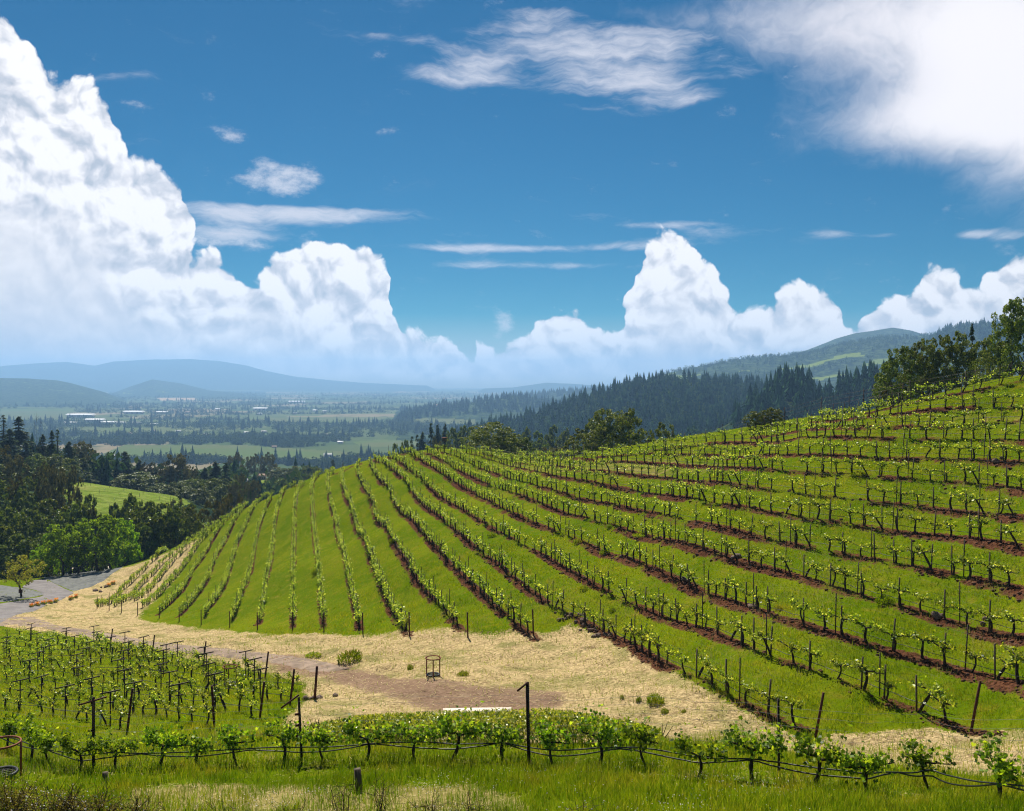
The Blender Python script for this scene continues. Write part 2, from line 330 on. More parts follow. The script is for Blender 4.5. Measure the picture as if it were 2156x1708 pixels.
def tube(pts, radii, n=6, cap=True):
    pts = np.asarray(pts, float); k = len(pts); radii = np.broadcast_to(np.asarray(radii, float), (k,))
    tg = np.gradient(pts, axis=0); tg /= np.linalg.norm(tg, axis=1, keepdims=True)+1e-9
    ref = np.where(np.abs(tg[:, 2:3]) > .9, np.array([[1., 0, 0]]), np.array([[0, 0, 1.]]))
    a = np.cross(tg, ref); a /= np.linalg.norm(a, axis=1, keepdims=True)+1e-9; b = np.cross(tg, a)
    th = np.arange(n)*2*math.pi/n
    v = pts[:, None]+radii[:, None, None]*(np.cos(th)[None, :, None]*a[:, None]+np.sin(th)[None, :, None]*b[:, None])
    i = np.arange(k-1)[:, None]*n; j = np.arange(n)[None]; jn = (j+1) % n
    q = np.stack([i+j, i+jn, i+n+jn, i+n+j], -1).reshape(-1, 4)
    fl = [q]; v = v.reshape(-1, 3)
    if cap:
        c = np.stack([pts[0], pts[-1]]); v = np.concatenate([v, c]); m0 = k*n
        jj = np.arange(n); fl.append(np.concatenate([np.stack([np.full(n, m0), (jj+1) % n, jj], -1), np.stack([np.full(n, m0+1), (k-1)*n+jj, (k-1)*n+(jj+1) % n], -1)]))
    return v, fl
def box(c, s, rz=0.0, top=1.0):
    x, y, z = np.array(s)/2; v = np.array([[-x,-y,-z],[x,-y,-z],[x,y,-z],[-x,y,-z],[-x*top,-y*top,z],[x*top,-y*top,z],[x*top,y*top,z],[-x*top,y*top,z]])
    cz, sz = math.cos(rz), math.sin(rz); v = v@np.array([[cz, sz, 0], [-sz, cz, 0], [0, 0, 1]])+np.array(c)
    return v, [np.array([[0,3,2,1],[4,5,6,7],[0,1,5,4],[1,2,6,5],[2,3,7,6],[3,0,4,7]])]
def unit(v): return v/(np.linalg.norm(v, axis=-1, keepdims=True)+1e-9)
LOBES = np.array([(0,0),(.32,-.12),(.50,.18),(.36,.32),(.52,.62),(.22,.66),(0,1.0),(-.22,.66),(-.52,.62),(-.36,.32),(-.50,.18),(-.32,-.12)])
def leaves(c, size, r=rng, up=.4, lobed=False, slim=.55, direction=None):
    """leaf-shaped faces at points c, random facing biased upward"""
    c = np.asarray(c, float); n = len(c); size = np.broadcast_to(size, (n,))
    d = unit(r.normal(size=(n, 3))) if direction is None else unit(direction+r.normal(size=(n, 3))*.35)
    nr = unit(r.normal(size=(n, 3))+np.array([0, 0, up*2])); s = unit(np.cross(d, nr)); nr = np.cross(s, d)
    if lobed:
        v = c[:, None]+size[:, None, None]*(LOBES[None, :, 0:1]*s[:, None]+LOBES[None, :, 1:2]*d[:, None]+(np.abs(LOBES[None, :, 0:1])*.35)*nr[:, None])
        k = len(LOBES); return v.reshape(-1, 3), [np.arange(n*k).reshape(n, k)]
    L = size[:, None]
    v = np.stack([c-d*L*.5, c+s*L*slim*.5+nr*L*.12, c+d*L*.5, c-s*L*slim*.5+nr*L*.12], 1)
    return v.reshape(-1, 3), [np.arange(4*n).reshape(n, 4)]
def ico(sub=1):
    import bmesh
    bm = bmesh.new(); bmesh.ops.create_icosphere(bm, subdivisions=sub, radius=1)
    v = np.array([x.co[:] for x in bm.verts]); f = np.array([[y.index for y in x.verts] for x in bm.faces]); bm.free(); return v, f
ICO1, ICO2, ICO3 = ico(1), ico(2), ico(3)
def hash2(i, j, s):
    h = (i.astype(np.int64)*374761393+j.astype(np.int64)*668265263+s*974634533) & 0x7fffffff
    h = ((h ^ (h >> 13))*1274126177) & 0x7fffffff; return ((h ^ (h >> 16)) & 0xffff)/65535.0
def vnoise(x, y, s=0):
    i, j = np.floor(x), np.floor(y); fx, fy = x-i, y-j; fx = fx*fx*(3-2*fx); fy = fy*fy*(3-2*fy); i = i.astype(int); j = j.astype(int)
    return (hash2(i,j,s)*(1-fx)+hash2(i+1,j,s)*fx)*(1-fy)+(hash2(i,j+1,s)*(1-fx)+hash2(i+1,j+1,s)*fx)*fy
def fbm(x, y, o=4, s=0):
    r = np.zeros_like(x, float); a = .5
    for k in range(o): r += a*(vnoise(x, y, s+k)-.5); x = x*2.03+11.3; y = y*2.03+5.7; a *= .5
    return r
def sstep(x, a, b):
    t_ = np.clip((x-a)/(b-a), 0, 1); return t_*t_*(3-2*t_)

# ------------------------------------------------------------------ things
def tag(o, label=None, cat=None, group=None, kind=None):
    if label: o['label'] = label
    if cat: o['category'] = cat
    if group: o['group'] = group
    if kind: o['kind'] = kind
    return o
def obj(name, me, parent=None, loc=None, rot=None, scale=None):
    o = bpy.data.objects.new(name, me); COL.objects.link(o)
    if parent is not None: o.parent = parent
    if loc is not None: o.location = loc
    if rot is not None: o.rotation_euler = rot
    if scale is not None: o.scale = scale
    return o
def thing(name, loc, rz=0, scale=(1, 1, 1), rot=None):
    return obj(name, None, None, loc, rot or (0, 0, rz), scale)
ORD = ['first','second','third','fourth','fifth','sixth','seventh','eighth','ninth','tenth','eleventh','twelfth','thirteenth','fourteenth','fifteenth','sixteenth','seventeenth','eighteenth','nineteenth','twentieth']
TENS = {2: 'twenty', 3: 'thirty', 4: 'forty', 5: 'fifty', 6: 'sixty', 7: 'seventy', 8: 'eighty', 9: 'ninety'}
def ordw(n):
    if n <= 20: return ORD[n-1]
    a, b = divmod(n, 10)
    return TENS[a]+'-'+ORD[b-1] if b else TENS[a][:-1]+'ieth'
#@@TERRAIN
# ------------------------------------------------------------------ terrain (one height function, heights below the camera)
def tps_fit(P, z, lam):
    n = len(P); d = np.linalg.norm(P[:, None]-P[None], axis=2); K = np.where(d > 0, d*d*np.log(d+1e-12), 0)+lam*np.eye(n)
    A = np.zeros((n+3, n+3)); A[:n, :n] = K; A[:n, n] = 1; A[:n, n+1:] = P; A[n, :n] = 1; A[n+1:, :n] = P.T
    return np.linalg.solve(A, np.concatenate([z, [0, 0, 0]]))
def tps_eval(w, P, Q):
    out = np.empty(len(Q)); n = len(P)
    for i in range(0, len(Q), 20000):
        q = Q[i:i+20000]; d2 = ((q[:, None]-P[None])**2).sum(2); K = .5*d2*np.log(d2+1e-12)
        out[i:i+20000] = K@w[:n]+w[n]+q@w[n+1:]
    return out
# survey of the near ground: photo column, photo row, distance ahead in metres
NEAR = [(0,1708,26),(540,1708,25.5),(1078,1708,24.5),(1600,1708,23),(2156,1708,21.5),
 (65,1599,35.5),(244,1619,34),(419,1616,33),(596,1609,32.5),(772,1601,32),(949,1599,31),(1166,1617,29.5),(1361,1614,28),(1585,1641,26.5),(1828,1670,25),(2098,1695,23.8),
 (700,1560,35),(1000,1565,34),(1300,1560,33),(1000,1505,45),(700,1470,49),(1000,1470,48),(1250,1480,46),(910,1430,53),(1000,1400,56.5),(1150,1400,57),(1300,1440,50),
 (1289,1342,62),(1470,1445,45.5),(1400,1500,43),(1576,1494,42),(1714,1560,38.5),(1850,1600,34),(2044,1537,38),(2156,1600,32),(1400,1580,35),
 (1470,1329,55.5),(1574,1277,58),(1529,1117,74),(1509,1022,88),(1535,960,102),(1535,915,112),
 (2100,1440,42),(2100,1340,47),(2100,1240,52),(2100,1150,57),(2100,1085,62),(2100,1030,66),(2100,975,70),(2100,927,74),(2100,890,77.5),(2100,860,80),(2100,805,85),
 (1832,866,95),(1832,1000,77),(1832,1150,64),(1832,1300,52),(1832,1450,43),
 (1228,1217,76),(1272,1165,84),(1225,1094,96),(1246,1052,103),(1235,1015,109),(1240,989,115),(1240,974,120),(1240,958,125),
 (1120,1343,65),(999,1243,80),(1041,1188,87),(1010,1099,106),(1015,1049,119),(1018,1015,130),(1010,980,143),(999,957,152),(930,949,160),
 (985,1342,66.5),(851,1178,99),(812,1120,114),(775,1044,139),(737,985,168),(806,1020,145),(767,980,166),(817,963,168),(880,951,166),
 (761,1337,79),(738,1235,100),(716,1144,124),(681,1000,182),(616,1335,88),(618,1183,122),(619,1078,158),(624,1023,185),
 (489,1310,107),(525,1214,135),(550,1090,178),(568,1047,198),(380,1296,122),(441,1218,147),(481,1120,182),(523,1065,203),
 (298,1280,134),(367,1223,156),(429,1127,190),(205,1280,155),(284,1218,175),(370,1152,196),(486,1083,208),
 (158,1270,154),(120,1230,175),(0,1230,170),(200,1208,192),(45,1258,150),(0,1300,125),(100,1308,118),(0,1322,105),(200,1322,110),(300,1350,92),(450,1350,85),
 (600,1350,79),(600,1390,67),(800,1390,62),(800,1440,53.5),(450,1370,76),(34,1374,88),(157,1478,58),(222,1525,46),(600,1480,48.5),(450,1520,44),(0,1520,48),(0,1560,41),
 (350,1430,63),(0,1430,70),(232,1363,88),(430,1410,68)]
def pxw(u, v, d): return ((u-U0)/F*d, d, -(v-V0)/F*d)
pts = [pxw(*p) for p in NEAR]
for u, d, z in [(681,215,-25),(681,260,-42),(568,230,-34),(568,265,-48),(523,240,-41),(486,235,-42),(370,222,-44),(284,205,-46),(930,195,-18),(930,250,-32),(1240,160,-15),(1240,230,-30),
                (1535,145,-12),(1535,220,-30),(1832,125,-5),(1832,200,-22),(2100,93,-.7),(2100,102,-2.2),(2100,140,-10),(2400,90,1.5),(2400,60,-4),(2400,40,-10),(0,215,-44),(120,215,-46),(-200,170,-36),(-200,100,-26),(-200,60,-19),(-200,36,-14)]:
    pts.append(((u-U0)/F*d, d, z))
for x in (-35, -15, 0, 15, 35): pts += [(x, 16, -8.7), (x, 11, -6.6), (x, 4, -3.2), (x, -5, -1.6)]
pts = np.array(pts); PN = pts[:, :2]/50.; WN = tps_fit(PN, pts[:, 2], 2e-4)
FAR = [(0,215,-44),(120,230,-48),(200,240,-47),(350,255,-49),(550,280,-50),(700,260,-41),(930,250,-32),(1240,230,-30),(1535,220,-30),(1832,200,-22),(2100,140,-10),(2400,140,-2),
 (-300,300,0),(-200,300,-14),(0,320,-33),(60,400,-37),(60,300,-35),(200,370,-40.7),(200,275,-39.5),(380,345,-42.5),(300,280,-42),(420,400,-54),(550,450,-60),(700,450,-62),(900,450,-60),(1240,400,-56),(1535,400,-55),(1832,350,-45),(2156,250,-22),(2400,250,-8),
 (-300,450,0),(0,450,-37),(0,600,-44),(200,650,-75),(400,600,-80),(553,560,-60),(700,650,-90),(1000,650,-92),(1535,650,-90),(2000,650,-70),(2400,600,-30),
 (-300,900,-60),(0,900,-105),(400,900,-120),(800,900,-122),(1400,900,-115),(2000,900,-100),(-400,1300,-128),(300,1250,-130),(1000,1250,-130),(1600,1250,-130),(2400,1250,-120),
 (-400,2500,-130),(600,2500,-130),(1500,2500,-130),(2500,2500,-130),(-400,20000,-130),(600,20000,-130),(1500,20000,-130),(2500,20000,-130),(-400,7000,-130),(600,7000,-130),(1500,7000,-130),(2500,7000,-130)]
def lp(az, r): return np.stack([az*1.3, np.log(r)*.55], -1)
fa = np.array([math.atan2(u-U0, F) for u, d, z in FAR]); fr = np.array([d/math.cos(a) for (u, d, z), a in zip(FAR, fa)])
PF = lp(fa, fr); WF = tps_fit(PF, np.array([z for *_, z in FAR], float), 1e-5)
# ridges: skyline of the bare ground (column, row), distance, half depth towards the camera, half depth behind
RIDGES = [([(930,935),(1000,915),(1100,893),(1200,862),(1290,830),(1380,812),(1450,812),(1560,818),(1650,830),(1750,862),(1870,890)],1450,420,500),
 ([(1560,880),(1600,850),(1640,822),(1690,818),(1730,842),(1775,835),(1830,815),(1900,815),(2000,850)],850,200,250),
 ([(1380,792),(1430,780),(1500,766),(1560,756),(1620,751),(1700,745),(1780,724),(1850,712),(1930,708),(2000,702),(2156,690),(2400,700)],3500,1000,800),
 ([(1600,765),(1640,754),(1700,737),(1760,713),(1800,702),(1880,690),(1920,696),(1965,712),(2050,730)],4600,700,700),
 ([(1930,735),(1960,712),(2010,690),(2060,684),(2156,680),(2400,660)],2800,500,500),
 ([(850,870),(880,862),(950,852),(1030,843),(1080,836),(1130,842),(1190,850),(1260,862)],3200,500,600),
 ([(1060,840),(1080,834),(1130,829),(1200,823),(1290,815),(1400,805)],4600,600,700),
 ([(1020,818),(1080,816),(1150,806),(1200,808),(1260,812),(1330,816)],10500,700,900),
 ([(-150,790),(-50,795),(60,797),(120,801),(150,807),(220,826),(262,842)],5800,900,900),
 ([(215,836),(240,827),(280,812),(320,799),(380,807),(440,822),(520,829),(620,836)],8200,900,1000),
 ([(-150,765),(-50,770),(70,764),(140,762),(200,770),(240,761),(320,757),(400,756),(460,760),(520,770),(560,781),(620,793),(690,800),(760,806),(900,812)],13000,1500,1500)]
def ridge_z(az, r, base):
    z = base.copy(); u = U0+F*np.tan(az); c = np.cos(az); wooded = np.zeros_like(z)
    for i, (sky_, d, w1, w2) in enumerate(RIDGES):
        us = np.array([p[0] for p in sky_]); vs = np.array([p[1] for p in sky_]); zc = -(np.interp(u, us, vs)-V0)/F*d
        zc = np.where(u < us[0], zc-(us[0]-u)*d/F*.5, zc); zc = np.where(u > us[-1], zc-(u-us[-1])*d/F*.5, zc)
        x, y = u*d/F, r*c
        wob = 1+.5*fbm(x/(w1*.8), y/(w1*.8), 4, 30+i)
        t_ = (y-d)/np.where(y < d, w1*wob, w2); g = np.exp(-np.abs(t_)**1.7)
        zz = -130+(zc+130)*g+fbm(x/(w1*.35), y/(w1*.35), 5, 50+i)*(zc+130)*.28*g*(1-g)*3
        up = zz > z; wooded = np.where(up & (g > .06), i+1, wooded); z = np.maximum(z, zz)
    return z, wooded
NA = 1000; AZ = np.linspace(rad(-38), rad(38), NA)
R1 = 6*np.exp(np.arange(0, math.log(300/6)/.0062)*.0062); R2 = 300*np.exp(np.arange(1, math.log(14400/300)/.014)*.014)
RR = np.concatenate([R1, [300.], R2]); NR = len(RR); N1 = len(R1)+1
def terrain():
    a, r = np.meshgrid(AZ, RR, indexing='ij'); x, y = r*np.sin(a), r*np.cos(a); z = np.zeros_like(r); wd = np.zeros_like(r)
    nm = r < 320; zn = tps_eval(WN, PN, np.stack([x[nm], y[nm]], 1)/50.)
    zn += fbm(x[nm]/5, y[nm]/5, 3, 1)*.35+fbm(x[nm]/.9, y[nm]/.9, 3, 5)*.10
    ia = np.arange(0, NA, 4); fz = tps_eval(WF, PF, lp(a[ia][:, ::2].ravel(), r[ia][:, ::2].ravel())).reshape(len(ia), -1)
    rr2 = np.log(RR[::2]); tmp = np.array([np.interp(np.log(RR), rr2, row) for row in fz]); fz = np.array([np.interp(AZ, AZ[ia], tmp[:, j]) for j in range(NR)]).T
    fz = fz+fbm(x/60, y/60, 4, 9)*np.clip((r-250)/300, 0, 1)*np.clip((1800-r)/900, 0, 1)*6
    fr_, wd = ridge_z(a, r, fz); fr_ = np.where(r > 500, fr_, fz); wd = np.where(r > 500, wd, 0)
    w = sstep(r, 205, 295); z = fr_.copy(); z[nm] = zn*(1-w[nm])+fr_[nm]*w[nm]
    return x, y, z, wd
GX, GY, GZ, GW = terrain(); LR = np.log(RR)
def H(x, y):
    x = np.asarray(x, float); y = np.asarray(y, float); a = np.arctan2(x, y); r = np.log(np.clip(np.hypot(x, y), 6.001, 14000))
    fi = np.clip((a-AZ[0])/(AZ[1]-AZ[0]), 0, NA-1.001); i = fi.astype(int); fi = fi-i
    j = np.clip(np.searchsorted(LR, r)-1, 0, NR-2); fj = (r-LR[j])/(LR[j+1]-LR[j])
    return (GZ[i,j]*(1-fi)+GZ[i+1,j]*fi)*(1-fj)+(GZ[i,j+1]*(1-fi)+GZ[i+1,j+1]*fi)*fj
def cast(u, v, rmax=300., rmin=14.):
    """where the sight line of photo point (u, v) meets the ground"""
    u = np.atleast_1d(np.asarray(u, float)); v = np.atleast_1d(np.asarray(v, float))
    D = rmin*np.exp(np.linspace(0, math.log(rmax/rmin), 900)); X = (u[:, None]-U0)/F*D; Z = -(v[:, None]-V0)/F*D; Hh = H(X, np.broadcast_to(D, X.shape)); g = Hh-Z
    hit = g > 0; k = np.where(hit.any(1), hit.argmax(1), g.argmax(1)); k0 = np.maximum(k-1, 0); ii = np.arange(len(u))
    g0, g1 = g[ii, k0], g[ii, k]; f = np.where(hit.any(1) & (g1 > g0), np.clip(-g0/(g1-g0+1e-12), 0, 1), 1); d = D[k0]+(D[k]-D[k0])*f
    x = (u-U0)/F*d; return np.stack([x, d, H(x, d)], 1)
def to_px(x, y, z): return U0+F*x/y, V0-F*z/y
def in_poly(u, v, poly):
    r = np.zeros(u.shape, bool); n = len(poly)
    for i in range(n):
        (x1, y1), (x2, y2) = poly[i], poly[(i+1) % n]
        if y1 == y2: continue
        c = ((y1 > v) != (y2 > v)) & (u < (x2-x1)*(v-y1)/(y2-y1)+x1); r ^= c
    return r

# ------------------------------------------------------------------ the vine rows: where each one runs, surveyed from the photo
def cv(ox, oy, k, pts): return [((ox+k*x)/1.9, (oy+k*y)/1.9) for x, y in pts]
A_ = lambda *p: cv(300, 1800, .4684, p); B_ = lambda *p: cv(1000, 1750, .4975, p); C_ = lambda *p: cv(1700, 1750, .4975, p)
D_ = lambda *p: cv(2400, 1650, .4174, p); E_ = lambda *p: cv(3200, 1450, .4392, p); F_ = lambda *p: cv(2100, 2300, .4684, p); G_ = lambda *p: cv(3096, 2150, .8711, p); L_ = lambda *p: cv(0, 2200, .6494, p)
HILL = [
 A_((185,1352),(280,1285),(400,1200),(510,1100),(600,1020),(680,930),(790,885),(860,830),(960,760),(1080,690),(1200,620),(1330,545),(1430,490)),
 A_((340,1340),(450,1268),(545,1165),(640,1080),(740,985),(830,905),(930,815),(1030,745),(1130,685),(1240,615)),
 A_((505,1308),(620,1212),(700,1115),(790,1010),(860,930),(930,860),(1020,780),(1110,715),(1190,665)),
 A_((570,1350),(640,1310),(740,1230),(850,1115),(930,985),(1000,870),(1060,795),(1130,715),(1220,650),(1310,580)),
 A_((725,1395),(830,1320),(900,1240),(980,1120),(1060,960),(1130,820),(1220,690),(1290,600),(1370,525),(1440,485)),
 A_((900,1415),(1000,1320),(1060,1240),(1150,1100),(1200,960),(1240,830),(1310,700),(1370,600),(1430,515),(1480,475)),
 A_((1105,1425),(1180,1340),(1240,1240),(1300,1120),(1330,990),(1380,830),(1430,700),(1480,590),(1515,500),(1560,440),(1640,405)),
 A_((1345,1470),(1400,1370),(1450,1240),(1490,1080),(1520,900),(1560,720),(1590,580),(1640,470),(1665,410),(1720,395)),
 B_((75,1490),(110,1330),(140,1180),(165,1000),(180,860),(200,700),(220,580),(240,460),(265,420),(320,400),(370,388)),
 B_((345,1510),(345,1370),(350,1200),(350,1000),(347,800),(355,600),(365,450),(376,390),(420,372),(480,360)),
 B_((590,1510),(575,1340),(555,1150),(540,950),(515,760),(495,560),(485,400),(490,345),(530,315),(590,298)),
 B_((885,1540),(850,1400),(810,1200),(765,1020),(725,850),(690,680),(650,500),(605,370),(592,310),(640,297),(690,290)),
 B_((1265,1590),(1200,1480),(1120,1340),(1050,1190),(985,1020),(920,850),(840,660),(780,500),(735,370),(710,290),(715,268),(780,258)),
 B_((1672,1530),(1607,1470),(1527,1350),(1467,1310),(1410,1255),(1320,1140),(1240,985),(1170,870),(1090,760),(1010,600),(950,470),(900,360),(850,285),(808,252),(880,225)),
 C_((840,1590),(740,1520),(650,1460),(560,1370),(490,1310),(400,1230),(330,1150),(240,1060),(170,970),(90,900),(20,850))+B_((1380,790),(1270,660),(1190,560),(1130,465),(1070,385),(1010,290),(950,245),(905,220),(980,200)),
 G_((160,892),(80,868))+F_((2060,1220),(1910,1150),(1820,1070),(1690,1020),(1590,990),(1500,930),(1410,880),(1310,840),(1230,800),(1160,760),(1090,720),(1010,680),(940,640),(890,590),(820,570),(750,540),(690,480),(580,430),(490,400),(350,350),(280,300),(190,260),(100,200),(0,140))+C_((690,1110),(560,1020),(460,930),(330,830),(220,750),(120,660),(20,580))+B_((1350,500),(1290,430),(1230,340),(1170,275),(1110,230),(1050,205),(1000,190)),
 G_((830,872),(750,850),(630,782),(540,750),(430,730),(360,692),(290,680),(210,632),(140,605),(70,582))+F_((2030,690),(1930,660),(1850,620),(1740,560),(1650,530),(1570,520),(1480,480),(1380,440),(1260,420),(1190,370),(1080,320),(1000,290),(940,260),(880,230),(830,220),(730,180),(630,130),(560,70))+C_((1180,1120),(1080,1020),(980,950),(880,920),(740,850),(620,790),(510,720),(440,680),(330,610),(220,550),(130,480),(30,400))+B_((1380,350),(1310,290),(1240,225),(1170,185),(1110,165)),
 G_((1148,690),(1085,670),(955,622),(855,610),(755,580),(665,550),(575,535),(500,515),(420,490),(330,465),(265,450),(210,422),(145,395),(95,400),(30,390))+F_((2000,330),(1900,275),(1810,260),(1670,215),(1590,180),(1510,150),(1380,70))+D_((630,1560),(500,1520),(440,1490),(340,1440),(270,1450),(170,1385),(40,1340))+C_((1370,900),(1280,850),(1230,820),(1120,780),(1060,765),(940,720),(850,680),(780,650),(640,600),(560,550),(460,490),(380,440),(290,385),(200,330),(100,275),(0,220))+B_((1340,170),(1280,142),(1230,135)),
 G_((1140,462),(1020,450),(935,412),(830,395),(750,370),(665,355),(590,322),(500,300),(450,290),(395,270),(340,268),(280,240),(230,230))+D_((2030,1600),(1890,1570),(1700,1530),(1600,1490),(1500,1480),(1420,1450),(1330,1430),(1160,1390),(1100,1355),(1010,1330),(950,1328),(890,1300),(810,1280),(680,1240),(610,1238),(520,1210),(420,1180),(310,1155),(220,1110),(160,1100),(100,1080),(0,1050))+C_((1270,650),(1160,620),(1100,610),(1060,580),(1000,560),(930,540),(870,505),(790,480),(690,450),(620,430),(540,395),(470,360),(400,330),(310,290),(230,245),(150,200),(80,160),(0,122)),
 G_((1110,240),(1015,205),(920,188),(835,180),(760,160),(685,145),(615,132),(550,120),(485,110),(435,100),(375,90),(310,80),(250,66),(210,58))+D_((2110,1312),(1990,1300),(1890,1272),(1800,1255),(1710,1250),(1620,1230),(1530,1202),(1450,1182),(1360,1165),(1300,1158),(1220,1130),(1150,1110),(1050,1085),(980,1080),(910,1060),(850,1045),(730,1028),(690,1010),(630,992),(580,985),(510,978),(440,962),(390,950),(340,940),(260,920),(210,900),(150,890),(100,880),(0,865))+C_((1340,505),(1190,480),(1110,455),(1060,435),(1000,420),(930,400),(860,385),(780,370),(700,335),(620,312),(560,290),(480,262),(400,222),(320,185),(240,148),(170,128),(100,115)),
 E_((2040,1700),(1910,1665),(1730,1640),(1590,1620),(1430,1600),(1300,1582),(1170,1570),(1050,1560),(890,1542),(780,1545),(650,1510),(560,1490),(460,1462),(360,1442),(300,1440),(180,1440),(60,1430))+D_((1910,1002),(1830,1000),(1750,982),(1660,962),(1570,960),(1500,940),(1440,922),(1370,902),(1290,900),(1230,892),(1160,882),(1090,885),(990,852),(940,850),(840,830),(720,802),(620,808),(540,790),(450,780),(370,760),(280,740),(210,720),(140,702),(60,700),(0,690))+C_((1300,360),(1200,350),(1100,325),(1000,310),(900,290),(800,262),(700,225),(600,190),(500,160),(400,138),(330,124),(270,118)),
 E_((2010,1420),(1880,1392),(1710,1382),(1550,1378),(1440,1368),(1290,1330),(1160,1328),(1060,1305),(950,1308),(830,1282),(720,1280),(620,1270),(530,1258),(450,1240),(330,1215),(160,1228),(80,1220))+D_((1920,782),(1840,770),(1700,752),(1620,742),(1550,732),(1480,730),(1410,718),(1300,692),(1180,692),(1130,698),(1060,682),(960,672),(850,652),(760,642),(720,645),(620,612),(540,618),(480,610),(430,610),(350,608),(280,600),(220,584),(160,580),(20,578))+C_((1250,262),(1100,252),(980,240),(880,218),(780,205),(680,182),(580,158),(500,140),(450,130)),
 E_((2040,1180),(1950,1155),(1850,1125),(1670,1120),(1540,1100),(1420,1082),(1320,1088),(1200,1072),(1090,1078),(980,1060),(880,1045),(780,1055),(680,1040),(590,1014),(500,1020),(440,1020),(340,1018),(260,1004),(180,1010),(30,1016))+D_((1950,590),(1800,572),(1680,562),(1600,552),(1480,542),(1370,540),(1240,540),(1190,538),(1090,522),(1040,520),(940,512),(810,510),(730,502),(640,492),(520,490),(380,484),(250,480),(150,480),(0,472))+C_((1250,203),(1000,190),(900,175),(760,165)),
 E_((2040,920),(1900,910),(1760,900),(1660,892),(1540,898),(1400,880),(1200,850),(1100,880),(990,888),(820,882),(740,888),(620,878),(480,848),(400,864),(250,850),(170,850),(60,840),(0,832))+D_((1890,430),(1750,430),(1640,406),(1530,428),(1410,420),(1240,420),(1120,402),(960,400),(830,398),(740,400),(560,402),(400,398),(200,412),(0,425)),
 E_((2040,720),(1880,718),(1750,692),(1640,690),(1440,700),(1320,692),(1210,692),(1110,718),(940,700),(780,700),(690,698),(610,682),(460,690),(320,690),(190,682),(70,690),(0,680))+D_((1850,280),(1790,272),(1680,282),(1560,305),(1490,282),(1380,290),(1240,278),(1070,292),(960,310),(870,318),(750,325),(600,345),(440,378)),
 E_((2040,540),(1800,542),(1680,542),(1570,560),(1470,572),(1370,588),(1280,582),(1170,590),(1000,590),(830,592),(680,600),(600,592),(510,592),(380,602),(260,610),(100,600),(0,622))+D_((1800,185),(1650,215),(1500,240)),
 E_((1990,402),(1910,450),(1820,412),(1690,420),(1470,412),(1380,420),(1300,448),(1110,458),(880,470),(740,488),(600,510),(520,512),(330,540),(160,545)),
 E_((2040,165),(1900,195),(1760,232),(1650,252),(1560,272),(1420,292),(1260,322),(1120,352),(1000,372),(850,402),(740,440),(650,458))]
BLOCK = [
 L_((785,1108),(710,1085),(505,1050),(320,1020),(135,985),(0,965)),
 L_((1320,1092),(1260,1085),(1000,1040),(820,1005),(600,960),(300,910),(0,880)),
 L_((1600,1037),(1410,995),(1200,960),(900,920),(600,870),(300,840),(0,810)),
 L_((1785,947),(1690,925),(1550,905),(1300,890),(1000,855),(700,815),(400,775),(0,750)),
 L_((1860,872),(1700,860),(1500,840),(1200,800),(800,750),(400,715),(0,700)),
 L_((1640,800),(1430,790),(1200,740),(800,685),(400,660),(0,655)),
 L_((1258,730),(1000,680),(700,640),(300,612),(0,610)),
 L_((935,662),(900,650),(600,610),(300,575),(0,570)),
 L_((680,604),(500,570),(300,545),(0,530))]
FRONT = [(u/1.9, v/1.9) for u, v in [(30,3010),(123,3038),(204,3060),(318,3085),(464,3077),(630,3077),(795,3070),(951,3064),(1133,3057),(1302,3051),(1467,3042),(1658,3038),(1804,3045),(2017,3038),(2215,3073),(2399,3070),(2587,3066),(2795,3108),(3012,3119),(3243,3153),(3474,3173),(3723,3166),(3987,3220)]]
def world_row(px, step=.4):
    """photo polyline -> smooth ground polyline sampled evenly"""
    p = np.array(px); w = cast(p[:, 0], p[:, 1])[:, :2]
    keep = [0]
    for i in range(1, len(w)):
        if np.linalg.norm(w[i]-w[keep[-1]]) > .8: keep.append(i)
    w = w[keep]
    for _ in range(3):
        m = w.copy(); m[1:-1] = .25*w[:-2]+.5*w[1:-1]+.25*w[2:]; w = m
    s = np.concatenate([[0], np.cumsum(np.linalg.norm(np.diff(w, axis=0), axis=1))]); q = np.arange(0, s[-1], step)
    # smooth dense version
    x = np.interp(q, s, w[:, 0]); y = np.interp(q, s, w[:, 1])
    for _ in range(6):
        x[1:-1] = .25*x[:-2]+.5*x[1:-1]+.25*x[2:]; y[1:-1] = .25*y[:-2]+.5*y[1:-1]+.25*y[2:]
    return np.stack([x, y], 1)
HROWS = [world_row(r) for r in HILL]; BROWS = [world_row(r) for r in BLOCK]
FP = cast([p[0] for p in FRONT], [p[1] for p in FRONT], 60.)[:, :2]

# ground masks
STRAW = [(0,1292),(40,1288),(80,1276),(130,1254),(170,1236),(200,1218),(264,1190),(355,1143),(460,1092),(490,1090),(430,1128),(367,1224),(300,1288),(290,1301),(340,1313),(400,1321),(480,1329),(560,1334),(615,1335),(700,1336),(760,1339),(850,1332),(930,1318),(1000,1337),(1060,1328),(1150,1332),(1200,1312),(1285,1342),(1360,1384),(1440,1427),(1520,1470),(1580,1503),(1660,1545),(1715,1568),(1740,1555),(1900,1540),(1960,1532),(2044,1542),(2300,1525),(2300,1650),(1900,1618),(1700,1590),(1560,1566),(1400,1563),(640,1563),(590,1525),(640,1470),(640,1440),(560,1415),(430,1392),(230,1352),(0,1318)]
DIRT = [(540,1378),(620,1380),(720,1398),(850,1425),(1000,1440),(1180,1455),(1205,1478),(1120,1500),(900,1502),(870,1480),(770,1458),(640,1425),(560,1405)]
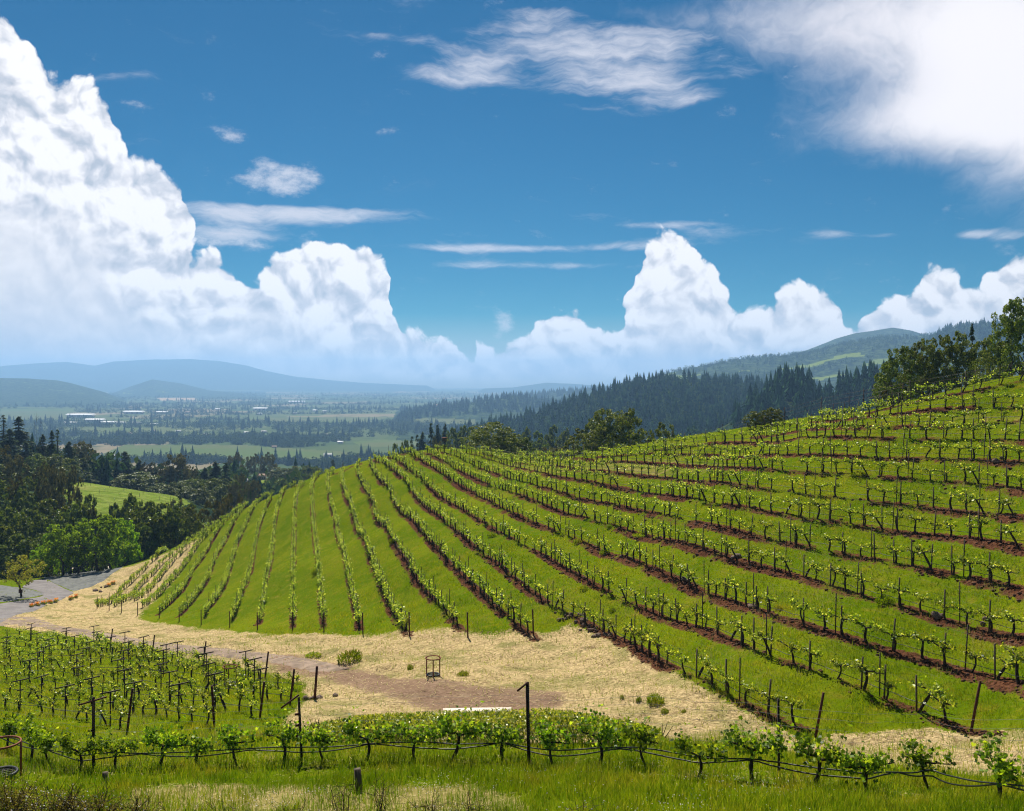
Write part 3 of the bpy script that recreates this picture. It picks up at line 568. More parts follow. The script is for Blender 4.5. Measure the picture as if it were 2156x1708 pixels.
def build_ground():
    x, y, z = GX[:, :N1].copy(), GY[:, :N1].copy(), GZ[:, :N1].copy()
    u, v = to_px(x, y, z); r = np.hypot(x, y); M = np.zeros((*x.shape, 4), np.float32)
    kd_pts = []; tang = []; wid = []
    for k, rw in enumerate(HROWS):
        tg = np.gradient(rw, axis=0); tg /= np.linalg.norm(tg, axis=1, keepdims=True)
        kd_pts.append(rw); tang.append(tg); wid.append(np.full(len(rw), .45 if k < 4 else (.52 if k < 12 else (.45 if k < 17 else .66))))
    P = np.concatenate(kd_pts); T = np.concatenate(tang); Wd = np.concatenate(wid); RI = np.concatenate([np.full(len(p), i) for i, p in enumerate(kd_pts)])
    # distance to the closest row, by binning
    kd = kdtree.KDTree(len(P))
    for i, p in enumerate(P): kd.insert((p[0], p[1], 0), i)
    kd.balance()
    box_ = (r > 34) & (r < 215); ii = np.argwhere(box_)
    e = .5
    for a, b in ii:
        X, Y = x[a, b], y[a, b]
        co, k, d = kd.find((X, Y, 0))
        if d > 2.2: continue
        t = T[k]; n = (-t[1], t[0])
        if n[1] > 0 or (abs(n[1]) < .35 and n[0] > 0): n = (-n[0], -n[1])
        s = (X-P[k, 0])*n[0]+(Y-P[k, 1])*n[1]; w = Wd[k]
        f = min(1, max(0, (s+.55)/.25))*min(1, max(0, (w+.25-s)/.4)) if RI[k] >= 12 else min(1, max(0, (w*.75+.2-abs(s))/.35))
        if RI[k] < 4: f *= .35
        f *= 1.0 if RI[k] != 7 else 1.0
        M[a, b, 0] = f*min(1, .30+.95*vnoise(np.array([X*.13]), np.array([Y*.13]), 77)[0])*min(1.1, .45+.95*vnoise(np.array([X*.8]), np.array([Y*.8]), 78)[0])
        # bank: the ground drops a little below the row
        if RI[k] >= 12: z[a, b] += .10*f*math.exp(-abs(s)*1.2)-.06*max(0, s)*(1 if s < 1.2 else 0)*min(1, w)
    S_ = in_poly(u+fbm(x/1.5, y/1.5, 3, 91)*16, v+fbm(x/1.5, y/1.5, 3, 92)*14, STRAW) & (r > 30) & (r < 212); M[..., 1] = S_*.9
    far_lip = (r > 200) ; M[..., 1] = np.where(far_lip, .1, M[..., 1])
    M[..., 2] = in_poly(u, v, DIRT) & (r < 80); M[..., 2] *= .9
    z += M[..., 1]*(fbm(x/2.6, y/2.2, 4, 93)*.85*np.clip(r/60, .4, 1))*(r < 200)
    # crown road edges soften: blur masks once along both axes
    for c in (1, 2):
        m = M[..., c]; 
        na, nr = ((40, 9) if c == 1 else (90, 18))
        for _ in range(na): m[1:-1] = (m[:-2]+m[1:-1]*2+m[2:])/4
        for _ in range(nr): m[:, 1:-1] = (m[:, :-2]+m[:, 1:-1]*2+m[:, 2:])/4
        M[..., c] = m
    M[..., 1] *= .5+.5*np.clip((r-20)/1., 0, 1)
    # dry patches
    dry = np.zeros_like(u)
    fg = (r < 40)
    dry += fg*np.exp(-((v-1600-.016*np.maximum(u-1100, 0)*5)/26)**2)*.42
    dry += fg*in_poly(u, v, [(270,1660),(420,1648),(760,1655),(1000,1650),(1100,1680),(1120,1720),(240,1720)])*.85
    dry += (~fg)*np.exp(-((u-1290)/260)**2-((v-985)/16)**2)*.5*(r < 150)+(u > 1880)*np.exp(-((v-885)/12)**2)*.5*(r < 90)*(r > 40)
    dry += (r > 34)*(r < 215)*.55*np.clip(fbm(x/7, y/7, 4, 3)+.22, 0, 1)
    dry += (r > 34)*(r < 215)*.5*np.clip(M[..., 0], 0, .5)
    dry = np.clip(dry, 0, 1)
    for _ in range(40): dry[1:-1] = (dry[:-2]+dry[1:-1]*2+dry[2:])/4
    for _ in range(10): dry[:, 1:-1] = (dry[:, :-2]+dry[:, 1:-1]*2+dry[:, 2:])/4
    M[..., 3] = dry
    i = np.arange(NA-1)[:, None]*N1; j = np.arange(N1-1)[None]
    f = np.stack([i+j, i+N1+j, i+N1+j+1, i+j+1], -1).reshape(-1, 4)
    me = mesh_np('ground', np.stack([x, y, z], -1).reshape(-1, 3), [f], ('ground_cover',), None, True)
    at = me.color_attributes.new('mask', 'FLOAT_COLOR', 'POINT'); at.data.foreach_set('color', M.reshape(-1, 4).ravel())
    GZ[:, :N1] = z
    tag(obj('ground', me), kind='structure'); return M
GM = build_ground()
def mask_at(x, y):
    a = np.arctan2(x, y); r = np.log(np.clip(np.hypot(x, y), 6.001, 299)); i = np.clip(np.rint((a-AZ[0])/(AZ[1]-AZ[0])), 0, NA-1).astype(int); j = np.clip(np.searchsorted(LR[:N1], r), 0, N1-1); return GM[i, j]
MEADOW = [(40,985),(90,985),(200,1010),(300,1030),(380,1046),(400,1060),(330,1090),(210,1110),(165,1080),(130,1040)]
FIELDS = [(2, [(205,960),(262,937),(510,937),(735,952),(735,975),(600,975),(420,965),(290,968),(215,972)]), (1, [(520,1000),(545,990),(580,985),(585,1010),(560,1040),(520,1030)]),
          (2, [(0,861),(160,861),(140,886),(0,886)]), (2, [(520,878),(735,886),(735,893),(520,888)]), (3, [(330,838),(410,838),(416,843),(340,844)]), (2, [(740,930),(800,926),(900,930),(900,940),(760,940)]),
          (2, [(120,905),(250,900),(320,906),(200,912)]), (2, [(880,880),(1000,884),(1000,894),(860,890)]),(2, [(600,920),(820,900),(700,910)])]
def build_far():
    s = slice(N1-1, NR); x, y, z, wd = GX[:, s], GY[:, s], GZ[:, s], GW[:, s]; n = x.shape[1]; r = np.hypot(x, y)
    M = np.zeros((*x.shape, 4), np.float32); u, v = to_px(x, y, z)
    M[..., 0] = np.where((wd > 0), .85, np.where(r < 1150, .9, .35*(fbm(x/500, y/500, 4, 12) > .05)))
    M[..., 1] = in_poly(u, v, MEADOW)*(r < 450)
    pat = fbm(x/220, y/160, 4, 21); M[..., 1] = np.where((wd == 3) & (pat > .21), .8, M[..., 1]); M[..., 1] = np.where((wd == 5) & (pat > .2), .6, M[..., 1])
    M[..., 1] = np.where(np.isin(wd, (9, 10)) & (pat > .2), .55, M[..., 1])
    for ch, poly in FIELDS:
        k = in_poly(u, v, poly)*((r > 1100) if ch != 1 else ((r > 450) & (r < 800))); M[..., ch] = np.where(k, 1, M[..., ch]); M[..., 0] = np.where(k, 0, M[..., 0])
    i = np.arange(NA-1)[:, None]*n; j = np.arange(n-1)[None]
    f = np.stack([i+j, i+n+j, i+n+j+1, i+j+1], -1).reshape(-1, 4)
    me = mesh_np('valley_and_hills', np.stack([x, y, z], -1).reshape(-1, 3), [f], ('far_land',), None, True)
    at = me.color_attributes.new('mask', 'FLOAT_COLOR', 'POINT'); at.data.foreach_set('color', M.reshape(-1, 4).ravel())
    tag(obj('hills', me), kind='structure')
build_far()
def sheet(name, cols, mat, lift=.05, nx=60, nv=10):
    """strip of paving lying on the ground: list of (column, upper row, lower row) in the photo"""
    c = np.array(cols, float); u = np.linspace(c[0, 0], c[-1, 0], nx); t0 = np.interp(u, c[:, 0], c[:, 1]); t1 = np.interp(u, c[:, 0], c[:, 2])
    w = np.linspace(0, 1, nv); U = np.repeat(u[:, None], nv, 1); V = t0[:, None]*(1-w)+t1[:, None]*w
    V = V+fbm(U/14., V*0+3.3, 3, 61)*np.where((w == 0) | (w == 1), 3.0, 0)[None]
    p = cast(U.ravel(), V.ravel()).reshape(nx, nv, 3); p[..., 2] += lift; p[:, 0, 2] -= lift*1.6; p[:, -1, 2] -= lift*1.6
    i = np.arange(nx-1)[:, None]*nv; j = np.arange(nv-1)[None]; f = np.stack([i+j, i+j+1, i+nv+j+1, i+nv+j], -1).reshape(-1, 4)
    o = tag(obj(name, mesh_np(name, p.reshape(-1, 3), [f], (mat,), None, True)), kind='structure'); return o
def LS(*l): return [(.3418*x, (2200+.6494*a)/1.9, (2200+.6494*b)/1.9) for x, a, b in l]
sheet('parking_lot', LS((262,150,172),(300,146,186),(330,143,206),(400,140,236),(450,138,256),(550,126,236),(640,114,192),(700,106,142),(762,99,104)), 'gravel', .05, 70, 16)
sheet('parking_lot', LS((-120,205,335),(0,212,328),(100,226,314),(200,246,294),(272,272,280)), 'gravel', .05, 50, 12)
sheet('driveway', LS((-120,332,462),(0,328,460),(100,314,402),(200,295,386),(250,288,364),(273,276,350),(290,180,340),(350,212,326),(400,238,298),(452,262,270)), 'asphalt', .09, 60, 14)
sheet('driveway', LS((140,226,236),(200,186,246),(240,180,262),(290,176,300)), 'asphalt', .09, 30, 10)
sheet('road', [(-40,1306,1322),(20,1297,1318),(40,1297,1318),(80,1301,1322),(120,1317,1329),(180,1325,1341),(250,1337,1352),(320,1350,1366),(400,1358,1378),(470,1364,1385),(540,1372,1392),(600,1379,1402),(660,1388,1416),(690,1394,1416),(720,1404,1412),(735,1408,1409)], 'dirt_road' if 'dirt_road' in MATS else 'asphalt', .04, 90, 8)
sheet('road', [(60,1199,1203),(130,1195,1200),(200,1193,1197),(260,1191,1195)], 'concrete', .06, 40, 4)
#@@OBJECTS
# ------------------------------------------------------------------ grapevines
def merge(parts):
    b = MB()
    for v, f in parts: b.add(v, f)
    return b
def vine_shape(seed, style):
    """twisted trunk with two arms along x, and leafy shoots; style hill / bushy / near"""
    r = np.random.default_rng(seed); h = r.uniform(.62, .82); tb = MB()
    lean = r.normal(0, .13, 2); z = np.linspace(-.12, h, 7); k = (z+.12)/(h+.12)
    ph = r.uniform(0, 6.28); am = r.uniform(.03, .085)
    px_ = lean[0]*k+am*np.sin(k*5+ph)*k; py_ = lean[1]*k*.6+am*.6*np.cos(k*4+ph)*k
    rad_ = (.058 if style == 'near' else .066)*(1-.35*k)*r.uniform(.8, 1.1)*(1+.12*r.normal(size=7)); rad_[-1] *= 1.35
    tb.add(*tube(np.stack([px_, py_, z], 1), rad_, 7))
    top = np.array([px_[-1], py_[-1], h]); arms = []
    for s in (-1, 1):
        L = r.uniform(.45, .8) if style != 'near' else r.uniform(.45, .8); n = 6; q = np.linspace(0, 1, n)
        a = np.stack([top[0]+s*L*q, top[1]+r.normal(0, .02, n), h-.03+.12*np.sqrt(q)+r.normal(0, .012, n)], 1); a[0] = top-[0, 0, .03]
        tb.add(*tube(a, np.linspace(.034, .014, n), 5)); arms.append(a)
    fb = MB(); C = []; Sz = []
    ns = {'hill': 11, 'bushy': 16, 'near': 17}[style]
    for i in range(ns):
        a = arms[r.integers(2)]; p = a[0]+(a[-1]-a[0])*r.uniform(0, 1); ln = r.uniform(.12, .38) if style != 'near' else r.uniform(.2, .5)
        if style == 'near' and r.random() < .18: ln = r.uniform(.55, .85)
        d = unit(np.array([r.normal(0, .35), r.normal(0, .4), 1])); n = 5
        q = np.linspace(0, 1, n)[:, None]; sh = p+d*ln*q+np.array([r.normal(0, .06), r.normal(0, .06), 0])*q**2
        tb.add(*tube(sh, np.linspace(.006, .003, n), 3, False))
        m = {'hill': 8, 'bushy': 10, 'near': 17}[style]; t_ = r.uniform(.0, 1.05, m)[:, None]
        C.append(p+d*ln*t_+r.normal(0, .075 if style != 'near' else .10, (m, 3))); Sz.append(r.uniform(.09, .16, m)*(1.15-.35*t_[:, 0]))
    m = {'hill': 16, 'bushy': 55, 'near': 24}[style]     # leaves hanging round the head of the trunk
    lo = {'hill': .25, 'bushy': .45, 'near': .35}[style]
    C.append(np.stack([top[0]+r.normal(0, .13 if style != 'near' else .24, m), top[1]+r.normal(0, .12 if style != 'near' else .16, m), h+.05-np.abs(r.normal(0, lo*.55, m))], 1)); Sz.append(r.uniform(.09, .15, m))
    C, Sz = np.concatenate(C), np.concatenate(Sz)
    fb.add(*leaves(C, Sz*(.82 if style == 'near' else 1.08), r, .35, style == 'near', .75))
    return tb, fb
PROTO = {}
for st, cnt, lm in (('hill', 9, 'vine_leaf'), ('bushy', 6, 'vine_leaf'), ('near', 7, 'vine_leaf_near')):
    PROTO[st] = []
    for i in range(cnt):
        tb, fb = vine_shape(100*len(st)+i, st); PROTO[st].append((tb, fb, tb.mesh('vine_trunk', 'vine_bark', True), fb.mesh('vine_foliage', lm)))
def ground_z(x, y): return float(H(x, y))
def place_vine(style, x, y, rz, sc, label, group, flip=0, i=None):
    tb, fb, tm, fm = PROTO[style][random.randrange(len(PROTO[style])) if i is None else i]
    t = thing('grapevine', (x, y, ground_z(x, y)), rz, (sc, sc, sc*random.uniform(.92, 1.1))); tag(t, label, 'grapevine', group)
    obj('trunk', tm, t); obj('foliage', fm, t); return t
class Mass:
    """many far copies joined into one mesh with several materials"""
    def __init__(s, mats): s.mats = mats; s.v = []; s.f = {}; s.n = 0
    def add(s, v, fl, k):
        for f in fl:
            if len(f): s.f.setdefault((f.shape[1], k), []).append(f+s.n)
        s.v.append(v); s.n += len(v)
    def build(s, name):
        fs = []; mi = []
        for (k, m), a in s.f.items(): a = np.concatenate(a); fs.append(a); mi.append(np.full(len(a), m))
        return obj(name, mesh_np(name, np.concatenate(s.v), fs, s.mats, np.concatenate(mi)))
def xf(v, x, y, z, rz, s, sz=None):
    c, n = math.cos(rz), math.sin(rz); R_ = np.array([[c, n, 0], [-n, c, 0], [0, 0, 1]]); return (v*np.array([s, s, sz or s]))@R_+np.array([x, y, z])
def along(row, step, start):
    s = np.concatenate([[0], np.cumsum(np.linalg.norm(np.diff(row, axis=0), axis=1))]); q = np.arange(start, s[-1], step)
    x = np.interp(q, s, row[:, 0]); y = np.interp(q, s, row[:, 1]); x2 = np.interp(q+.4, s, row[:, 0]); y2 = np.interp(q+.4, s, row[:, 1]); x1 = np.interp(q-.4, s, row[:, 0]); y1 = np.interp(q-.4, s, row[:, 1])
    return x, y, np.arctan2(y2-y1, x2-x1), q
V = []   # every vine: distance, style, x, y, heading, row kind, row, place in row
PO = []  # every stake and post
for k, rw in enumerate(HROWS):
    x, y, a, q = along(rw, 1.45, .5)
    end = 'lower' if k < 15 else 'right'
    for i in range(len(x)):
        if random.random() < .05 and i > 3: continue
        jx = random.uniform(-.18, .18); X, Y = x[i]+jx*math.cos(a[i]), y[i]+jx*math.sin(a[i])
        V.append((Y, 'bushy' if k < 13 else 'hill', X, Y, a[i], 'hill', k, i))
        if i % 2 == 1 or random.random() < .12: PO.append((Y, 'stake', X+.09*math.cos(a[i])+random.uniform(-.03, .03), Y+.09*math.sin(a[i]), a[i], k))
        if i % 5 == 2: PO.append((Y, 'metal', x[i]+.5*math.cos(a[i]), y[i]+.5*math.sin(a[i]), a[i], k))
for k, rw in enumerate(BROWS):
    x, y, a, q = along(rw, 1.5, .9)
    for i in range(len(x)):
        if random.random() < .05: continue
        V.append((y[i]*.9, 'hill', x[i], y[i]+random.uniform(-.1, .1), a[i], 'block', k, i))
    x, y, a, q = along(rw, 6.0, 2.2+(k*1.7) % 4)
    for i in range(len(x)): PO.append((y[i]*.8, 'tee', x[i], y[i], a[i], k))
def inframe(x, y): 
    u, v = to_px(x, y, ground_z(x, y)); return -10 < u < 2165 and v < 1720
V.sort(key=lambda t: t[0]); PO.sort(key=lambda t: t[0])
# front row, one by one
PX = FP; hd = np.arctan2(np.gradient(PX[:, 1]), np.gradient(PX[:, 0])); cnt = 0
for i, (x, y) in enumerate(PX):
    place_vine('near', x, y, hd[i], random.uniform(.98, 1.18), f'leafy grapevine, {ordw(i+1)} from the left in the front row above the black hoses', 'grapevines of the front row', i=i % 7); cnt += 1
mass = Mass(('vine_bark', 'vine_leaf')); seen = {}
vis = [t for t in V if inframe(t[2], t[3])]; chosen = set(id(t) for t in vis[:300-cnt])
order = {}
for t in sorted(vis, key=lambda t: (t[5], t[6], t[7])):
    n = order.setdefault((t[5], t[6]), []); n.append(id(t))
for t in V:
    _, st, x, y, a, kind, k, i = t; a2 = a+(math.pi if random.random() < .5 else 0)+random.uniform(-.1, .1); sc = random.uniform(.82, 1.18)*(.97 if kind == 'block' else (1.15 if k < 13 else 1.14))
    if id(t) in chosen:
        pos = order[(kind, k)].index(id(t))+1
        if kind == 'block': lab = f'grapevine, {ordw(pos)} from the right end of {ordw(k+1)} row in lower left block'; grp = 'grapevines of the lower left block'
        elif k >= 15: lab = f'gnarled grapevine, {ordw(pos)} from the right end of {ordw(k-14)} row up the right slope'; grp = 'grapevines on the right slope'
        else: lab = f'leafy grapevine, {ordw(pos)} from lower end of {ordw(k+1)} slope row from left'; grp = 'grapevines on the middle slope'
        place_vine(st, x, y, a2, sc, lab, grp)
    else:
        tb, fb = PROTO[st][random.randrange(len(PROTO[st]))][:2]; z = ground_z(x, y)
        for b, m in ((tb, 0), (fb, 1)): v, f = b.arrays(); mass.add(xf(v, x, y, z, a2, sc), f, m)
tag(mass.build('distant_grapevines'), 'rows of small leafy grapevines covering the far part of the slope', 'grapevines', kind='stuff')

# ------------------------------------------------------------------ stakes, posts, hoses and wires of the rows
def post_mesh(kind):
    b = MB()
    if kind == 'stake': b.add(*box((0, 0, .62), (.062, .055, 1.85)))
    elif kind == 'metal':
        b.add(*box((0, 0, .85), (.042, .042, 2.5))); 
        for z in (.75, 1.15, 1.5, 1.85): b.add(*box((.03, 0, z), (.05, .05, .03)))
    elif kind == 'end': b.add(*tube([(0, 0, -.4), (0, 0, .6), (0, 0, 1.55)], [.055, .055, .052], 9))
    return b
PB = {k: post_mesh(k) for k in ('stake', 'metal', 'end')}; PMAT = {'stake': 'stake_wood', 'metal': 'metal_post', 'end': 'rusty_post'}
PM = {k: PB[k].mesh(n, PMAT[k]) for k, n in (('stake', 'vine_stake'), ('metal', 'steel_post'), ('end', 'end_post'))}
tp = MB(); tp.add(*box((0, 0, .72), (.05, .05, 2.1))); TPOST = tp.mesh('post', 'metal_post')
TARM = merge([box((0, 0, 1.76), (.05, .95, .06))]).mesh('crossarm', 'metal_post'); TARM2 = merge([box((0, 0, 1.22), (.05, .36, .05))]).mesh('bracket', 'metal_post')
def tee_post(x, y, rz, label, group, s=1.0, rot=None):
    t = thing('trellis_post', (x, y, ground_z(x, y)), rz, (1, 1, s)); tag(t, label, 'trellis post', group); obj('post', TPOST, t); obj('crossarm', TARM, t); obj('bracket', TARM2, t); return t
pm = {k: Mass((PMAT[k],)) for k in ('stake', 'metal')}; num = {}
pv = [p for p in PO if inframe(p[2], p[3])]
allow = {'stake': 260, 'metal': 200, 'tee': 60}; got = {'stake': 0, 'metal': 0, 'tee': 0}
names = {'stake': 'vine_stake', 'metal': 'steel_post'}
rank = {}
for p in sorted(pv, key=lambda p: -p[2]): rank.setdefault((p[1], p[5]), []).append(id(p))
for p in PO:
    _, kind, x, y, a, k = p; vs = inframe(x, y); z = ground_z(x, y)
    if kind == 'tee':
        if not vs: continue
        n = rank[(kind, k)].index(id(p))+1; tee_post(x, y, a+random.uniform(-.1, .1), f'cross-armed trellis post, {ordw(n)} from the right in {ordw(k+1)} row of left block', 'cross-armed trellis posts of the lower left block', random.uniform(.9, 1.05))
        continue
    rx, ry = random.gauss(0, .035 if kind == 'stake' else .015), random.gauss(-.03, .04 if kind == 'stake' else .015); sz = random.uniform(.88, 1.08)
    if vs and got[kind] < allow[kind]:
        got[kind] += 1; n = rank[(kind, k)].index(id(p))+1
        where = f'{ordw(k-14)} row up the right slope' if k >= 15 else f'{ordw(k+1)} slope row from left'
        o = obj(names[kind], PM[kind], None, (x, y, z), (rx, ry, a), (1, 1, sz))
        tag(o, (f'wooden stake, {ordw(n)} from the right in {where}' if kind == 'stake' else f'thin steel post, {ordw(n)} from the right in {where}'), 'stake' if kind == 'stake' else 'post', 'wooden stakes of the vine rows' if kind == 'stake' else 'thin steel posts of the vine rows')
    else:
        v, f = PB[kind].arrays(); pm[kind].add(xf(v, x, y, z, a, 1, sz), f, 0)
tag(pm['stake'].build('distant_stakes'), 'small wooden stakes along the far vine rows', 'stakes', kind='stuff')
tag(pm['metal'].build('distant_posts'), 'thin steel posts along the far vine rows', 'posts', kind='stuff')
# end posts of the slope rows, at their measured feet
ENDS = A_((190,1355),(292,1375),(398,1392),(535,1415),(720,1440),(890,1468),(1078,1496),(1322,1520))+B_((60,1550),(342,1555),(595,1570),(908,1580),(1283,1600))+C_((345,1610),(872,1590))+G_((188,935),(905,893))
EH = [1.75]*15+[2.0, 2.05]
EP = cast([p[0] for p in ENDS], [p[1] for p in ENDS])
for i, (x, y, z) in enumerate(EP):
    o = obj('end_post', PM['end'], None, (x, y, z), (-.06 if i < 15 else .02, (-.03 if i < 15 else .17), 0), (1, 1, EH[i]/1.55))
    tag(o, f'dark end post at the lower end of the {ordw(i+1)} slope row from left' if i < 15 else ('leaning red end post beside the lowest right slope row' if i == 15 else 'leaning red end post on straw at the right, throwing a long shadow'), 'end post', 'end posts of the slope rows')
BE = [L_((785,1110)),L_((1320,1092)),L_((1600,1040)),L_((1785,962)),L_((1632,800)),L_((1250,722)),L_((935,665)),L_((678,612))]
BEP = cast([p[0][0] for p in BE], [p[0][1] for p in BE])
for i, (x, y, z) in enumerate(BEP):
    o = obj('end_post', PM['end'], None, (x, y, z), (0, .12 if i != 1 else -.06, 0), (1, 1, random.uniform(1.1, 1.25)))
    tag(o, f'leaning rusty end post at the right end, {ordw(i+1)} row of lower left block', 'end post', 'end posts of the lower left block')
def strand(row, height, r, sag=0., every=7.0, n=5, step=.8, wob=.01):
    """hose or wire that follows a row above the ground"""
    s = np.concatenate([[0], np.cumsum(np.linalg.norm(np.diff(row, axis=0), axis=1))]); q = np.arange(0, s[-1], step)
    x = np.interp(q, s, row[:, 0]); y = np.interp(q, s, row[:, 1]); z = H(x, y); m = np.ones(5)/5
    zp = np.pad(z, 2, 'edge'); z = np.convolve(zp, m, 'valid')+height-sag*np.abs(np.sin(q/every*math.pi))+np.cumsum(np.random.default_rng(int(s[-1]*10)).normal(0, wob*.3, len(q)))*.3
    return tube(np.stack([x, y, z], 1), r, n)
for k, rw in enumerate(HROWS):
    if k < 12: continue
    w = f'{ordw(k-14)} row up the right slope' if k >= 15 else f'{ordw(k+1)} slope row from left'
    tag(obj('irrigation_hose', merge([strand(rw, .42, .012+.00008*rw[:, 1].min(), .07, 1.5)]).mesh('irrigation_hose', 'hose')), f'thin black irrigation hose strung along the {w}', 'hose', 'irrigation hoses of the vine rows')
    tag(obj('trellis_wire', merge([strand(rw, hh, .0028, .03, 7.2, 3) for hh in (1.2, 1.75)]).mesh('trellis_wire', 'wire')), f'fine steel trellis wires strung above the {w}', 'wire', 'trellis wires of the vine rows')
for k, rw in enumerate(BROWS):
    tag(obj('irrigation_hose', merge([strand(rw, .45, .016, .10, 6)]).mesh('irrigation_hose', 'hose')), f'black irrigation hose strung along the {ordw(k+1)} row of lower left block', 'hose', 'irrigation hoses of the vine rows')
# front row: hoses, wires and four posts
fr_row = np.concatenate([PX[:1]-(PX[1:2]-PX[:1])*2.5, PX, PX[-1:]+(PX[-1:]-PX[-2:-1])*2.5]); ss_ = np.concatenate([[0], np.cumsum(np.linalg.norm(np.diff(fr_row, axis=0), axis=1))]); qq = np.arange(0, ss_[-1], .3)
fr_row = np.stack([np.interp(qq, ss_, fr_row[:, 0]), np.interp(qq, ss_, fr_row[:, 1])], 1)
for i, (hh, sg, ev) in enumerate([(.60, .05, 6.0), (.55, .16, 4.4)]):
    tag(obj('irrigation_hose', merge([strand(fr_row, hh, .021, sg, ev, 7, .3, .02)]).mesh('irrigation_hose', 'hose')), ['upper black irrigation hose of the pair under the front vine row', 'lower sagging black irrigation hose of the pair under the front vine row'][i], 'hose', 'irrigation hoses of the front row')
for i, hh in enumerate((1.05, 1.35, 1.62, 1.9, 2.12)):
    tag(obj('trellis_wire', merge([strand(fr_row, hh, .003, .03, 7, 4, .4)]).mesh('trellis_wire', 'wire')), f'thin steel wire, {ordw(i+1)} from the bottom, strung over the front vine row', 'wire', 'trellis wires of the front row')
def front_post(u, vtop, vbase, arm, label, w=.085, lean=0.):
    (x, y, z), = cast([u], [vbase], 60.); h = -(vtop-V0)/F*y-z
    t = thing('trellis_post', (x, y, z)); t.rotation_euler = (0, lean, 0); tag(t, label, 'trellis post', 'trellis posts of the front row')
    b = MB(); b.add(*box((-w*.36, 0, h/2-.2), (w*.28, w, h+.4))); b.add(*box((w*.1, w*.36, h/2-.2), (w*.62, w*.28, h+.4)))
    obj('post', b.mesh('post', 'metal_post'), t)
    if arm == 'holes':
        hb = MB()
        for z_ in np.arange(.7, h-.1, .062): hb.add(*box((w*.12, -w*.51+.02, z_), (.016, .05, .016)))
        obj('hole_marks', hb.mesh('hole_marks', 'wire'), t)  # small paler blocks added as stand-ins for the punched holes
    if arm:
        L, dz, ox = {'tee': (.95, .28, 0), 'half': (.62, .42, -.3), 'holes': (.34, .28, -.16)}[arm]
        v, f = tube([(ox-L/2, -.03, h-.12-dz/2), (ox, -.045, h-.12), (ox+L/2, -.03, h-.12+dz/2)], .032, 4); a = MB().add(v, f); obj('crossarm', a.mesh('crossarm', 'rusty_post'), t)
        for zz in ((h*.55, h*.33) if arm == 'tee' else ((h*.75, h*.58, h*.42) if arm == 'half' else ())):
            obj('bracket', merge([box((-.06, -.05, zz), (.18, .05, .07), .3)]).mesh('bracket', 'rusty_post'), t)
front_post(197, 1468, 1622, 'tee', 'tall cross-armed steel post at the left of the front vine row')
front_post(636, 1468, 1606, 'half', 'steel post with a tilted arm in front of the straw, left of the hedge', .075, -.05)
front_post(1114, 1437, 1612, 'holes', 'tallest dark punched steel post standing before the hedge', .12, -.02)
front_post(1641, 1472, 1638, None, 'slim dark steel post in the front row near the leaning red post', .075, -.01)

# ------------------------------------------------------------------ grass and straw
def blades(x, y, h, w, r, segs=1, lean=.45):
    n = len(x); z = H(x, y)-.02; th = r.uniform(0, 6.28, n); c, s = np.cos(th), np.sin(th); la = r.uniform(0, 6.28, n); ln = np.abs(r.normal(0, lean, n))*h
    dx, dy = np.cos(la)*ln, np.sin(la)*ln; p = np.stack([x, y, z], 1); sd_ = np.stack([c*w/2, s*w/2, 0*w], 1)
    tip = p+np.stack([dx, dy, h], 1)
    if segs == 1: return np.stack([p-sd_, p+sd_, tip], 1).reshape(-1, 3), [np.arange(3*n).reshape(n, 3)]
    mid = p+np.stack([dx*.3, dy*.3, h*.6], 1); i = np.arange(n)[:, None]*5
    return np.stack([p-sd_, p+sd_, mid+sd_*.8, mid-sd_*.8, tip], 1).reshape(-1, 3), [i+np.array([[0, 1, 2, 3]]), i+np.array([[3, 2, 4]])]
def scatter(n, r0, r1, r, a0=-28.8, a1=28.8):
    a = r.uniform(rad(a0), rad(a1), n); d = np.exp(r.uniform(math.log(r0), math.log(r1), n)); return d*np.sin(a), d*np.cos(a)
g_r = np.random.default_rng(5)
def grass(name, n, r0, r1, h0, h1, w, mat, label, segs=1, dens=None):
    x, y = scatter(n, r0, r1, g_r); m = mask_at(x, y); q = fbm(x/1.3, y/1.3, 4, 40)+.5; p = (1-m[:, 1])*(1-np.clip(m[:, 0]*1.3, 0, 1))*(1-m[:, 2])*(1-.75*m[:, 3])*np.clip((q-.28)*4, .12, 1)
    k = g_r.random(n) < p; x, y, q = x[k], y[k], q[k]; d = np.hypot(x, y)
    h = g_r.uniform(h0, h1, len(x))*(.55+.9*q); b = MB().add(*blades(x, y, h, w*(.7+.6*g_r.random(len(x)))*d/30, g_r, segs)); tag(obj(name, b.mesh(name, mat)), label, 'grass', kind='stuff')
grass('grass', 210000, 19, 40, .16, .42, .016, 'grass_blade', 'tall green grass on the bank around the front vine row', 2)
grass('lane_grass', 300000, 38, 95, .13, .34, .016, 'grass_mown', 'green grass growing in the lanes between the vine rows')
grass('short_grass', 160000, 90, 205, .08, .2, .013, 'grass_mown', 'short mown grass in the lanes over the brow of the slope')
